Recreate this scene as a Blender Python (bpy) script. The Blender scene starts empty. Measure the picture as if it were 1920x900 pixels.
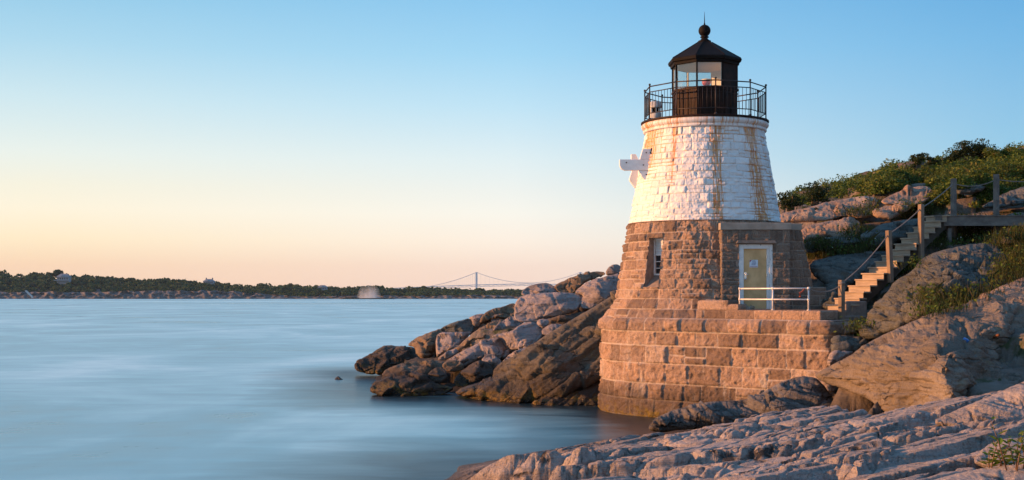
import bpy, math, random
import numpy as np
from mathutils import Vector, Matrix
from mathutils.bvhtree import BVHTree

# ------------------------------------------------------------------ camera, world, sun, exposure
scene = bpy.context.scene
col = scene.collection
FPX, HX, HY, CAMZ = 2430.0, 960.0, 551.0, 4.0       # lens in photo pixels, principal column, horizon row, eye height above the water

cam_data = bpy.data.cameras.new("camera")
cam = bpy.data.objects.new("camera", cam_data)
col.objects.link(cam)
cam.location = (0, 0, CAMZ)
cam.rotation_euler = (math.radians(90), 0, 0)
cam_data.sensor_width = 36.0
cam_data.lens = FPX / 1920.0 * 36.0
cam_data.shift_y = (HY - 450.0) / 1920.0
cam_data.clip_start = 0.1
cam_data.clip_end = 30000
scene.camera = cam

SUN_EL = math.radians(11.0)
SUN_DIR = Vector((-1.0, -0.02, 0)).normalized() * math.cos(SUN_EL) + Vector((0, 0, math.sin(SUN_EL)))   # towards the sun

def srgb(r, g, b):
    def f(c):
        c = c / 255.0
        return c / 12.92 if c <= 0.04045 else ((c + 0.055) / 1.055) ** 2.4
    return (f(r), f(g), f(b), 1.0)

world = bpy.data.worlds.new("World")
scene.world = world
world.use_nodes = True
wt = world.node_tree
wt.nodes.clear()
wn, wl = wt.nodes, wt.links
out = wn.new('ShaderNodeOutputWorld')
bg = wn.new('ShaderNodeBackground')
bg.inputs['Strength'].default_value = 0.1
wl.new(bg.outputs[0], out.inputs[0])
sky = wn.new('ShaderNodeTexSky')
sky.sky_type = 'NISHITA'
sky.sun_disc = False
sky.sun_elevation = SUN_EL
sky.sun_rotation = math.atan2(SUN_DIR.x, SUN_DIR.y)
sky.altitude = 5
sky.air_density = 1.0
sky.dust_density = 1.5
sky.ozone_density = 2.0
tc = wn.new('ShaderNodeTexCoord')
sep = wn.new('ShaderNodeSeparateXYZ')
wl.new(tc.outputs['Generated'], sep.inputs[0])

def wmath(op, a, b=None, clamp=False):
    n = wn.new('ShaderNodeMath'); n.operation = op; n.use_clamp = clamp
    for i, v in enumerate((a, b)):
        if v is None: continue
        if hasattr(v, 'is_output') or hasattr(v, 'links'): wl.new(v, n.inputs[i])
        else: n.inputs[i].default_value = v
    return n.outputs[0]

elev = wmath('SQRT', wmath('MAXIMUM', sep.outputs['Z'], 0.0))

def sky_ramp(stops):
    n = wn.new('ShaderNodeValToRGB')
    n.color_ramp.interpolation = 'EASE' if False else 'LINEAR'
    e = n.color_ramp.elements
    while len(e) > 1: e.remove(e[-1])
    first = True
    for z, c in stops:
        p = math.sqrt(z)
        if first:
            e[0].position = p; e[0].color = srgb(*c); first = False
        else:
            k = e.new(p); k.color = srgb(*c)
    wl.new(elev, n.inputs[0])
    return n.outputs[0]

HIGH = [(0.34, (112, 176, 226)), (0.55, (118, 172, 222)), (1.0, (108, 160, 216))]
left = sky_ramp([(0, (246, 200, 164)), (.021, (252, 213, 172)), (.041, (255, 234, 196)), (.062, (253, 242, 216)), (.080, (244, 240, 220)), (.103, (231, 239, 232)),
                 (.143, (202, 228, 236)), (.182, (170, 213, 234)), (.221, (144, 199, 229))] + HIGH)
mid = sky_ramp([(0, (246, 208, 186)), (.021, (250, 222, 200)), (.041, (253, 239, 222)), (.062, (248, 245, 234)), (.080, (237, 241, 236)), (.103, (222, 237, 240)),
                (.143, (188, 224, 242)), (.182, (157, 210, 240)), (.221, (136, 196, 235))] + HIGH)
right = sky_ramp([(0, (232, 214, 204)), (.03, (222, 222, 214)), (.062, (188, 214, 224)), (.103, (146, 198, 226)),
                  (.143, (132, 189, 226)), (.182, (114, 180, 225)), (.221, (98, 169, 220))] + HIGH)

def wmix(f, a, b):
    n = wn.new('ShaderNodeMix'); n.data_type = 'RGBA'
    if hasattr(f, 'is_output'): wl.new(f, n.inputs[0])
    else: n.inputs[0].default_value = f
    wl.new(a, n.inputs[6]); wl.new(b, n.inputs[7])
    return n.outputs[2]

hyp = wmath('SQRT', wmath('ADD', wmath('MULTIPLY', sep.outputs['X'], sep.outputs['X']), wmath('MULTIPLY', sep.outputs['Y'], sep.outputs['Y'])))
az = wmath('DIVIDE', sep.outputs['X'], wmath('MAXIMUM', hyp, 0.001))
fl = wmath('MULTIPLY', az, -1 / 0.34, clamp=True)
fr = wmath('MULTIPLY', az, 1 / 0.36, clamp=True)
grad = wmix(fr, wmix(fl, mid, left), right)
sc10 = wn.new('ShaderNodeVectorMath'); sc10.operation = 'SCALE'; sc10.inputs[3].default_value = 6.05
wl.new(grad, sc10.inputs[0])
skymix = wmix(0.96, sky.outputs[0], sc10.outputs[0])
wl.new(skymix, bg.inputs['Color'])

sun_data = bpy.data.lights.new("sun", 'SUN')
sun_data.energy = 5.0
sun_data.angle = math.radians(0.6)
sun_data.color = (1.0, 0.45, 0.17)
sun = bpy.data.objects.new("sun", sun_data)
col.objects.link(sun)
sun.rotation_euler = (-SUN_DIR).to_track_quat('-Z', 'Y').to_euler()
sun.location = (-60, 0, 40)

scene.view_settings.view_transform = 'Standard'
scene.view_settings.look = 'None'
scene.view_settings.exposure = 0.82
scene.view_settings.gamma = 1.0
scene.render.engine = 'CYCLES'
scene.cycles.use_denoising = True
scene.cycles.max_bounces = 6
scene.cycles.transparent_max_bounces = 12
scene.cycles.volume_bounces = 2

# ------------------------------------------------------------------ noise (numpy)
_rs = np.random.RandomState(7)
_perm = _rs.permutation(256).astype(np.int64)
_perm = np.concatenate([_perm, _perm, _perm])
_g = _rs.normal(size=(256, 3)); _g /= np.linalg.norm(_g, axis=1)[:, None]

def perlin(x, y, z):
    xi = np.floor(x).astype(np.int64); yi = np.floor(y).astype(np.int64); zi = np.floor(z).astype(np.int64)
    xf, yf, zf = x - xi, y - yi, z - zi
    xi &= 255; yi &= 255; zi &= 255
    u = xf ** 3 * (xf * (xf * 6 - 15) + 10); v = yf ** 3 * (yf * (yf * 6 - 15) + 10); w = zf ** 3 * (zf * (zf * 6 - 15) + 10)
    def g(a, b, c):
        h = _perm[_perm[_perm[(xi + a) & 255] + ((yi + b) & 255)] + ((zi + c) & 255)]
        gr = _g[h]
        return gr[..., 0] * (xf - a) + gr[..., 1] * (yf - b) + gr[..., 2] * (zf - c)
    l = lambda t, a, b: a + t * (b - a)
    return 1.5 * l(w, l(v, l(u, g(0, 0, 0), g(1, 0, 0)), l(u, g(0, 1, 0), g(1, 1, 0))),
                   l(v, l(u, g(0, 0, 1), g(1, 0, 1)), l(u, g(0, 1, 1), g(1, 1, 1))))

def fbm(x, y, z, octv=4, gain=0.5, lac=2.03):
    s = 0; a = 1.0; t = 0
    for i in range(octv):
        s = s + a * perlin(x + 17.3 * i, y - 9.1 * i, z + 5.7 * i)
        t += a; a *= gain; x = x * lac; y = y * lac; z = z * lac
    return s / t * 1.4

def ridged(x, y, z, octv=4, gain=0.5):
    s = 0; a = 1.0; t = 0
    for i in range(octv):
        s = s + a * (1 - np.abs(perlin(x + 3.3 * i, y + 7.7 * i, z - 4.4 * i)) * 2)
        t += a; a *= gain; x = x * 2.1; y = y * 2.1; z = z * 2.1
    return s / t

def hash01(i, j, k, s=0):
    h = (i.astype(np.uint32) * np.uint32(374761393) + j.astype(np.uint32) * np.uint32(668265263)
         + k.astype(np.uint32) * np.uint32(2147483647) + np.uint32(s * 974711 + 1013))
    h = (h ^ (h >> np.uint32(13))) * np.uint32(1274126177)
    h = (h ^ (h >> np.uint32(16))) * np.uint32(2246822519)
    h = h ^ (h >> np.uint32(15))
    return h.astype(np.float64) / 4294967295.0

def worley(x, y, z, seed=0):
    """F1, F2, cell id in 0..1, vector to the nearest feature point"""
    xi = np.floor(x).astype(np.int64); yi = np.floor(y).astype(np.int64); zi = np.floor(z).astype(np.int64)
    f1 = np.full(x.shape, 9e9); f2 = np.full(x.shape, 9e9); cid = np.zeros(x.shape)
    vx = np.zeros(x.shape); vy = np.zeros(x.shape); vz = np.zeros(x.shape)
    for a in (-1, 0, 1):
        for b in (-1, 0, 1):
            for c in (-1, 0, 1):
                i, j, k = xi + a, yi + b, zi + c
                dx = i + hash01(i, j, k, seed) - x; dy = j + hash01(i, j, k, seed + 1) - y; dz = k + hash01(i, j, k, seed + 2) - z
                d = np.sqrt(dx * dx + dy * dy + dz * dz)
                m = d < f1
                f2 = np.where(m, f1, np.minimum(f2, d))
                cid = np.where(m, hash01(i, j, k, seed + 3), cid)
                vx = np.where(m, dx, vx); vy = np.where(m, dy, vy); vz = np.where(m, dz, vz)
                f1 = np.where(m, d, f1)
    return f1, f2, cid, vx, vy, vz

def sstep(a, b, x):
    t = np.clip((x - a) / (b - a), 0, 1)
    return t * t * (3 - 2 * t)

def rbf_fit(P, v, smooth=1e-3):
    P = np.asarray(P, float); v = np.asarray(v, float)
    n = len(P)
    r = np.linalg.norm(P[:, None] - P[None], axis=2)
    K = r + np.eye(n) * smooth * 0          # linear (biharmonic in 3-D) kernel: no overshoot
    A = np.zeros((n + 3, n + 3)); A[:n, :n] = K - np.eye(n) * smooth; A[:n, n] = 1; A[:n, n + 1:] = P; A[n, :n] = 1; A[n + 1:, :n] = P.T
    w = np.linalg.lstsq(A, np.concatenate([v, np.zeros(3)]), rcond=None)[0]
    def f(x, y):
        s = w[n] + w[n + 1] * x + w[n + 2] * y
        for i in range(n):
            s = s + w[i] * np.sqrt((x - P[i, 0]) ** 2 + (y - P[i, 1]) ** 2 + 1e-9)
        return s
    return f

def W(px, py, d):
    return np.array([(px - HX) / FPX * d, d, CAMZ - (py - HY) / FPX * d])

# ------------------------------------------------------------------ materials
class NT:
    def __init__(self, name):
        self.m = bpy.data.materials.new(name); self.m.use_nodes = True
        self.t = self.m.node_tree; self.t.nodes.clear()
        self.out = self.t.nodes.new('ShaderNodeOutputMaterial')
        self.b = self.t.nodes.new('ShaderNodeBsdfPrincipled')
        self.t.links.new(self.b.outputs[0], self.out.inputs[0])
    def n(self, kind, **kw):
        x = self.t.nodes.new(kind)
        for k, v in kw.items(): setattr(x, k, v)
        return x
    def put(self, sock, v):
        if v is None: return
        if hasattr(v, 'is_output'): self.t.links.new(v, sock)
        else: sock.default_value = v
    def math(self, op, a, b=None, clamp=False):
        x = self.n('ShaderNodeMath', operation=op, use_clamp=clamp)
        self.put(x.inputs[0], a); self.put(x.inputs[1], b); return x.outputs[0]
    def mix(self, f, a, b, mode='MIX'):
        x = self.n('ShaderNodeMix', data_type='RGBA', blend_type=mode)
        self.put(x.inputs[0], f); self.put(x.inputs[6], a); self.put(x.inputs[7], b); return x.outputs[2]
    def noise(self, vec, scale, detail=5, rough=0.55, dist=0.0):
        x = self.n('ShaderNodeTexNoise'); self.put(x.inputs['Vector'], vec)
        x.inputs['Scale'].default_value = scale; x.inputs['Detail'].default_value = detail
        x.inputs['Roughness'].default_value = rough; x.inputs['Distortion'].default_value = dist
        return x.outputs[0]
    def ramp(self, f, stops, interp='LINEAR'):
        x = self.n('ShaderNodeValToRGB'); x.color_ramp.interpolation = interp
        e = x.color_ramp.elements
        while len(e) > 1: e.remove(e[-1])
        for i, (p, c) in enumerate(stops):
            k = e[0] if i == 0 else e.new(p)
            k.position = p
            k.color = c if len(c) == 4 else (*c, 1)
        self.put(x.inputs[0], f); return x.outputs[0]
    def rng(self, f, a, b, c=0.0, d=1.0):
        x = self.n('ShaderNodeMapRange'); self.put(x.inputs[0], f)
        for i, v in enumerate((a, b, c, d)): x.inputs[i + 1].default_value = v
        return x.outputs[0]
    def pos(self): return self.n('ShaderNodeNewGeometry').outputs['Position']
    def attr(self, name): return self.n('ShaderNodeAttribute', attribute_name=name).outputs['Fac']
    def mapping(self, vec, scale=(1, 1, 1), rot=(0, 0, 0)):
        x = self.n('ShaderNodeMapping'); self.put(x.inputs[0], vec); x.inputs['Scale'].default_value = scale; x.inputs['Rotation'].default_value = rot
        return x.outputs[0]
    def bump(self, h, strength=0.5, dist=0.05, normal=None):
        x = self.n('ShaderNodeBump'); x.inputs['Strength'].default_value = strength; x.inputs['Distance'].default_value = dist
        self.put(x.inputs['Height'], h)
        if normal is not None: self.put(x.inputs['Normal'], normal)
        return x.outputs[0]
    def set(self, **kw):
        names = {'color': 'Base Color', 'rough': 'Roughness', 'metal': 'Metallic', 'normal': 'Normal', 'spec': 'Specular IOR Level', 'alpha': 'Alpha'}
        for k, v in kw.items():
            self.put(self.b.inputs[names[k]], (*v, 1) if k == 'color' and isinstance(v, tuple) and len(v) == 3 else v)
        return self.m

def mat_rock(name, cols, band=(.16, .15, .13), rot=(0.1, 0.25, 0), wet=True, bump=0.7, lichen=0.0, wl=0.0, fine=1.0, band_amt=.45, crk=(.55, (.55, .55, 2.6), None)):
    t = NT(name); P = t.pos()
    big = t.noise(P, 0.55, 6, 0.6, 0.4)
    c = t.ramp(big, [(.30, cols[0]), (.5, cols[1]), (.68, cols[2])])
    S = t.mapping(P, (0.55, 0.55, 6.5), rot)
    st = t.noise(S, 1.0, 7, 0.62, 0.5)
    c = t.mix(t.math('MULTIPLY', t.rng(st, .52, .68), band_amt), c, (*band, 1))
    sp = t.noise(P, 22 * fine, 4, 0.7)
    c = t.mix(0.55, c, t.ramp(sp, [(.32, (.45, .45, .45)), (.5, (1, 1, 1)), (.7, (1.35, 1.33, 1.3))]), 'MULTIPLY')
    # cracks: a few open joints, drawn out along the foliation
    ck = t.n('ShaderNodeTexVoronoi', feature='DISTANCE_TO_EDGE'); ck.inputs['Scale'].default_value = .75
    wv = t.n('ShaderNodeVectorMath', operation='ADD'); t.put(wv.inputs[0], t.mapping(P, crk[1], crk[2] or rot))
    wn_ = t.n('ShaderNodeTexNoise'); t.put(wn_.inputs['Vector'], P); wn_.inputs['Scale'].default_value = 1.3; wn_.inputs['Detail'].default_value = 5
    wsc = t.n('ShaderNodeVectorMath', operation='SCALE'); t.put(wsc.inputs[0], wn_.outputs['Color']); wsc.inputs[3].default_value = .9
    t.put(wv.inputs[1], wsc.outputs[0]); t.put(ck.inputs['Vector'], wv.outputs[0])
    crack = t.math('MULTIPLY', t.rng(ck.outputs['Distance'], .035, .008), t.rng(t.noise(P, 1.4, 4, .6), .46, .60))
    c = t.mix(t.math('MULTIPLY', crack, crk[0]), c, tuple(v * .3 for v in band) + (1,))
    if lichen:
        ln = t.noise(P, 1.9, 6, 0.7, 0.3)
        c = t.mix(t.math('MULTIPLY', t.rng(ln, .56, .66), lichen), c, (.24, .17, .06, 1))
    rough = 0.86
    if wet:
        z = t.n('ShaderNodeSeparateXYZ'); t.put(z.inputs[0], P)
        zz = t.math('ADD', z.outputs[2], t.math('MULTIPLY', t.math('SUBTRACT', t.noise(P, .8, 5, .6), .5), 1.7 if wl == 0 else .9))
        zz = t.math('ADD', zz, wl)
        c = t.mix(t.rng(zz, 1.45, .55), c, t.mix(0.88, c, (.035, .025, .018, 1)))
        al = t.math('MULTIPLY', t.rng(zz, .62, .25), t.rng(t.noise(P, 3.2, 4, .6), .46, .6))
        c = t.mix(al, c, (.17, .105, .02, 1))
        c = t.mix(t.rng(zz, .18, -.02), c, (.02, .016, .012, 1))
        rough = t.rng(zz, .2, 1.0, .45, .88)
    h = t.math('ADD', t.math('MULTIPLY', st, 1.4), t.math('ADD', t.math('MULTIPLY', t.noise(P, 6 * fine, 7, .7), 1.0), t.math('MULTIPLY', sp, .3)))
    h = t.math('SUBTRACT', h, t.math('MULTIPLY', crack, .9))
    return t.set(color=c, rough=rough, spec=.3, normal=t.bump(h, bump, 0.12))

def mat_plain(name, c, rough=.6, metal=0.0, var=.25, scale=8, bump=0.15, c2=None, spec=.4):
    t = NT(name); P = t.pos()
    n = t.noise(P, scale, 5, .6)
    c2 = c2 or tuple(v * (1 - var) for v in c)
    cc = t.ramp(n, [(.35, c2), (.65, c)])
    return t.set(color=cc, rough=rough, metal=metal, spec=spec, normal=t.bump(n, bump, .02))

def mat_granite(name, tones, mortar, stains=True):
    t = NT(name); P = t.pos()
    tone = t.attr('tone'); mo = t.attr('mortar')
    c = t.ramp(tone, tones)
    c = t.mix(0.7, c, t.ramp(t.noise(P, 26, 4, .75), [(.34, (.5, .47, .45)), (.5, (1, 1, 1)), (.68, (1.3, 1.27, 1.22))]), 'MULTIPLY')
    c = t.mix(t.math('MULTIPLY', t.rng(t.noise(P, 3.2, 6, .7), .48, .66), .5), c, (.13, .095, .075, 1))
    c = t.mix(t.math('MULTIPLY', t.rng(t.noise(P, 2.1, 5, .65, .4), .56, .72), .35), c, (.46, .36, .30, 1))
    c = t.mix(t.math('MULTIPLY', mo, .9), c, (*mortar, 1))
    rough = .85
    if stains:
        z = t.n('ShaderNodeSeparateXYZ'); t.put(z.inputs[0], P)
        S = t.mapping(P, (2.2, 2.2, .35))
        sn = t.noise(S, 1.5, 5, .65)
        c = t.mix(t.math('MULTIPLY', t.rng(sn, .56, .67), t.math('MULTIPLY', t.rng(z.outputs[2], 2.8, 1.2), .75)), c, (.62, .56, .50, 1))
        zz = t.math('ADD', z.outputs[2], t.math('MULTIPLY', t.math('SUBTRACT', t.noise(P, 1.1, 6, .65), .5), 1.6))
        c = t.mix(t.rng(zz, 1.25, .55), c, t.mix(.75, c, (.05, .035, .025, 1)))
        c = t.mix(t.math('MULTIPLY', t.rng(zz, .32, .1), t.rng(t.noise(P, 4, 4, .6), .42, .6)), c, (.19, .13, .02, 1))
        rough = t.rng(zz, .3, .8, .5, .86)
    h = t.math('ADD', t.noise(P, 11, 7, .75), t.math('MULTIPLY', t.noise(P, 40, 3, .7), .4))
    return t.set(color=c, rough=rough, spec=.3, normal=t.bump(h, 1.0, .09))

def mat_white(name):
    t = NT(name); P = t.pos()
    mo = t.attr('mortar'); ru = t.attr('rust'); tone = t.attr('tone')
    c = t.ramp(tone, [(0, (.62, .625, .63)), (1, (.74, .735, .73))])
    c = t.mix(t.math('MULTIPLY', t.rng(t.noise(P, 3, 6, .65), .5, .75), .25), c, (.62, .60, .57, 1))
    c = t.mix(t.math('MULTIPLY', mo, .28), c, (.55, .50, .44, 1))
    chips = t.rng(t.noise(P, 7, 3, .5, 1.0), .72, .735)
    c = t.mix(chips, c, (.09, .09, .10, 1))
    rc = t.ramp(t.noise(P, 9, 4, .6), [(.35, (.36, .11, .012)), (.65, (.64, .28, .045))])
    c = t.mix(ru, c, rc)
    h = t.math('ADD', t.noise(P, 8, 6, .65), t.math('MULTIPLY', t.noise(P, 35, 3, .7), .25))
    return t.set(color=c, rough=.6, spec=.35, normal=t.bump(h, .35, .04))

def mat_leaf(name, stops):
    t = NT(name)
    c = t.ramp(t.attr('tone'), stops)
    c = t.mix(.5, c, t.ramp(t.noise(t.pos(), 1.3, 3, .5), [(.3, (.6, .62, .6)), (.7, (1.3, 1.25, 1.15))]), 'MULTIPLY')
    m = t.set(color=c, rough=.7, spec=.2)
    t.b.inputs['Transmission Weight'].default_value = 0.0
    tr = t.n('ShaderNodeBsdfTranslucent'); t.put(tr.inputs[0], c)
    mx = t.n('ShaderNodeMixShader'); mx.inputs[0].default_value = .3
    t.t.links.new(t.b.outputs[0], mx.inputs[1]); t.t.links.new(tr.outputs[0], mx.inputs[2]); t.t.links.new(mx.outputs[0], t.out.inputs[0])
    return m

def mat_wood(name, c1, c2, axis_scale=(1, 1, 1)):
    t = NT(name); P = t.n('ShaderNodeTexCoord').outputs['Object']
    S = t.mapping(P, axis_scale)
    n = t.noise(S, 4, 6, .6, .6)
    c = t.ramp(n, [(.3, c1), (.7, c2)])
    c = t.mix(.4, c, t.ramp(t.noise(t.pos(), 2.3, 3, .6), [(.3, (.6, .6, .62)), (.7, (1.2, 1.2, 1.2))]), 'MULTIPLY')
    return t.set(color=c, rough=.8, spec=.25, normal=t.bump(n, .4, .02))

M = {}
M['ledge'] = mat_rock('ledge_rock', [(.27, .228, .205), (.385, .325, .292), (.46, .39, .35)], band=(.11, .10, .094), rot=(.08, .12, 0), bump=1.0, wl=.5, crk=(.9, (.55, 1.5, 1.0), (0, 0, -.65)), lichen=.18)
M['outcrop'] = mat_rock('outcrop_rock', [(.115, .096, .078), (.185, .152, .12), (.245, .205, .165)], band=(.085, .075, .06), rot=(.1, -.35, 0), bump=.7, lichen=.35)
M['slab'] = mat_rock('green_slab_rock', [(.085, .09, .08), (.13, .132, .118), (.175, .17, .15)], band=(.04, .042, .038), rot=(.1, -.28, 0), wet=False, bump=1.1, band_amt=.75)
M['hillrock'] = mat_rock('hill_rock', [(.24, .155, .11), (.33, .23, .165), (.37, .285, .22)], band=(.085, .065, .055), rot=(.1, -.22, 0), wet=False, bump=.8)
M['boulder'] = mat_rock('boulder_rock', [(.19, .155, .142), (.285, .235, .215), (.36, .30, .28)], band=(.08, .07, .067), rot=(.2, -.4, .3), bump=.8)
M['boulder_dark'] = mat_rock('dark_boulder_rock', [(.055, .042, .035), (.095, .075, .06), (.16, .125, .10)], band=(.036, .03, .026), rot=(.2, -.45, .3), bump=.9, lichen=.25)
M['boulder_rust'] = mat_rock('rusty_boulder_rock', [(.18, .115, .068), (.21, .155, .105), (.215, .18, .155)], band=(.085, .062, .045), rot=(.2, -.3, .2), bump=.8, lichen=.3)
M['bigslab'] = mat_rock('leaning_slab_rock', [(.085, .072, .05), (.135, .112, .08), (.18, .155, .12)], band=(.035, .03, .023), rot=(.15, -.72, 0), bump=1.0, lichen=.35, band_amt=.7)
M['dark_ledge'] = mat_rock('dark_ledge_rock', [(.11, .098, .088), (.18, .16, .145), (.26, .23, .205)], band=(.03, .028, .026), rot=(.1, .25, 0), bump=1.1, band_amt=.8, wl=.5)
M['granite'] = mat_granite('pink_granite', [(0, (.20, .14, .105)), (.3, (.30, .21, .155)), (.6, (.42, .295, .22)), (.85, (.47, .315, .22)), (1, (.50, .39, .32))], (.55, .47, .41))
M['granite_grey'] = mat_granite('weathered_granite', [(0, (.18, .14, .115)), (.5, (.235, .18, .14)), (1, (.28, .21, .165))], (.38, .32, .27), stains=False)
M['white'] = mat_white('white_painted_stone')
M['white_paint'] = mat_plain('white_paint', (.80, .80, .79), .5, var=.12, scale=5)
M['concrete'] = mat_plain('coping_concrete', (.36, .31, .26), .85, var=.3, scale=3, bump=.3)
M['iron'] = mat_plain('black_iron', spec=.12, c=(.009, .007, .0065), rough=.7, var=.4, scale=6)
M['rustiron'] = mat_plain('rusted_iron_plate', spec=.12, c=(.034, .014, .009), rough=.6, metal=.05, var=.55, scale=3, c2=(.012, .007, .006))
M['rail_iron'] = mat_plain('railing_iron', (.028, .018, .016), .55, .1, var=.5, scale=9)
M['pipe'] = mat_plain('galvanised_pipe', (.70, .68, .66), .45, .25, var=.2, scale=12)
M['wood'] = mat_wood('stair_wood', (.28, .215, .155), (.46, .36, .26), (.6, .6, 6))
M['greywood'] = mat_wood('grey_weathered_wood', (.11, .095, .085), (.20, .18, .16), (.8, .8, 1.2))
M['postwood'] = mat_wood('brown_post_wood', (.15, .11, .08), (.27, .20, .145), (.8, .8, .5))
M['shadewood'] = mat_wood('shaded_stringer_wood', (.05, .038, .028), (.10, .078, .058), (.8, .8, .8))  # stair wood darkened, so the shade under the treads is in its colour
M['rope'] = mat_plain('grey_rope', (.22, .19, .17), .9, var=.3, scale=20)
M['red_rope'] = mat_plain('red_cord', (.45, .10, .05), .8)
M['cream'] = mat_plain('cream_enamel', (.86, .78, .66), .6, var=.06)
M['bark'] = mat_plain('shrub_bark', (.12, .085, .06), .9, var=.4, scale=10)
M['leaf'] = mat_leaf('scrub_leaves', [(0, (.04, .075, .016)), (.5, (.085, .135, .022)), (.85, (.15, .17, .03)), (1, (.18, .12, .045))])
M['juniper'] = mat_leaf('juniper_leaves', [(0, (.014, .028, .010)), (.6, (.028, .048, .015)), (1, (.05, .068, .02))])
M['grass'] = mat_leaf('dry_grass', [(0, (.022, .036, .007)), (.45, (.042, .056, .012)), (.8, (.075, .068, .022)), (1, (.14, .105, .045))])
M['plant'] = mat_leaf('bright_leaves', [(0, (.05, .11, .012)), (.6, (.10, .17, .02)), (1, (.22, .24, .04))])
M['farleaf'] = mat_leaf('distant_leaves', [(0, (.020, .048, .024)), (.5, (.036, .076, .030)), (1, (.060, .105, .036))])
M['farrock'] = mat_rock('distant_cliff_rock', [(.075, .066, .062), (.125, .112, .108), (.19, .175, .168)], band=(.045, .04, .038), rot=(0, .9, 0), wet=False, bump=.5, fine=.05)
M['shingle'] = mat_plain('grey_shingle', (.24, .25, .27), .8, var=.3, scale=2)
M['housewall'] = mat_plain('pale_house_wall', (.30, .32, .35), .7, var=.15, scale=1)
M['darkglass'] = mat_plain('dark_window_glass', (.03, .035, .04), .12, var=.2, bump=.0)
M['palesteps'] = mat_plain('pale_step_paint', (.42, .43, .44), .7)
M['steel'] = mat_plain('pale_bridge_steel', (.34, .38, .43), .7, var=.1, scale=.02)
t = NT('clear_glass')
g = t.n('ShaderNodeBsdfGlossy'); g.inputs['Roughness'].default_value = .03
tr = t.n('ShaderNodeBsdfTransparent'); tr.inputs[0].default_value = (.92, .94, .93, 1)
mx = t.n('ShaderNodeMixShader'); mx.inputs[0].default_value = .07
t.t.links.new(tr.outputs[0], mx.inputs[1]); t.t.links.new(g.outputs[0], mx.inputs[2]); t.t.links.new(mx.outputs[0], t.out.inputs[0])
M['glass'] = t.m
t = NT('brass_door'); P = t.pos()
n1 = t.noise(P, 1.6, 4, .55, .3)
M['brass'] = t.set(color=t.ramp(n1, [(.35, (.46, .285, .13)), (.65, (.74, .49, .25))]), rough=t.rng(t.noise(P, 5, 5, .6), .3, .7,   .55, .7), metal=.0, spec=.12,
                   normal=t.bump(t.noise(P, 3, 3, .5), .12, .05))
M['chrome'] = mat_plain('door_chrome', (.7, .7, .7), .25, .9, var=.1)
M['red_lens'] = mat_plain('red_beacon_lens', (.55, .10, .07), .2, var=.2)
M['paper'] = mat_plain('notice_paper', (.66, .74, .84), .5, var=.05)
M['ink'] = mat_plain('notice_ink', (.16, .22, .38), .6)
M['red_ink'] = mat_plain('notice_red', (.40, .06, .12), .6)
M['blue'] = mat_plain('blue_disc_paint', (.03, .16, .50), .35, var=.3)
M['rust'] = mat_plain('rusty_bar', (.26, .09, .03), .8, var=.5, scale=15)
M['horn'] = mat_plain('horn_grey_paint', (.56, .56, .54), .55, var=.3, scale=6)
M['petal'] = mat_plain('white_petals', (.75, .75, .70), .8)

# ------------------------------------------------------------------ mesh helpers
def mesh_np(name, V, F, mat=None, parent=None, smooth=True, attrs=None, loc=None):
    V = np.asarray(V, np.float64); 
    if loc is not None: V = V - np.asarray(loc)[None]
    me = bpy.data.meshes.new(name)
    me.vertices.add(len(V)); me.vertices.foreach_set('co', V.astype(np.float32).ravel())
    tot = 0
    Fs = F if isinstance(F, list) else [F]
    idx = []; starts = []
    for A in Fs:
        A = np.asarray(A, np.int32)
        if A.size == 0: continue
        idx.append(A.ravel()); starts.append(tot + np.arange(len(A)) * A.shape[1]); tot += A.size
    idx = np.concatenate(idx); starts = np.concatenate(starts)
    me.loops.add(len(idx)); me.loops.foreach_set('vertex_index', idx.astype(np.int32))
    me.polygons.add(len(starts)); me.polygons.foreach_set('loop_start', starts.astype(np.int32))
    me.update(calc_edges=True)
    me.polygons.foreach_set('use_smooth', np.full(len(starts), smooth))
    for k, a in (attrs or {}).items():
        at = me.attributes.new(k, 'FLOAT', 'POINT'); at.data.foreach_set('value', np.asarray(a, np.float32).ravel())
    me.validate()
    if mat is not None: me.materials.append(mat)
    o = bpy.data.objects.new(name, me); col.objects.link(o)
    if loc is not None: o.location = loc
    if parent is not None: o.parent = parent
    return o

def tag(o, label, cat, group=None, kind=None):
    if label: o['label'] = label
    if cat: o['category'] = cat
    if group: o['group'] = group
    if kind: o['kind'] = kind
    return o

def empty(name, loc, label, cat, group=None):
    o = bpy.data.objects.new(name, None); col.objects.link(o)
    o.location = loc; o.empty_display_size = .3
    return tag(o, label, cat, group)

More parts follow.
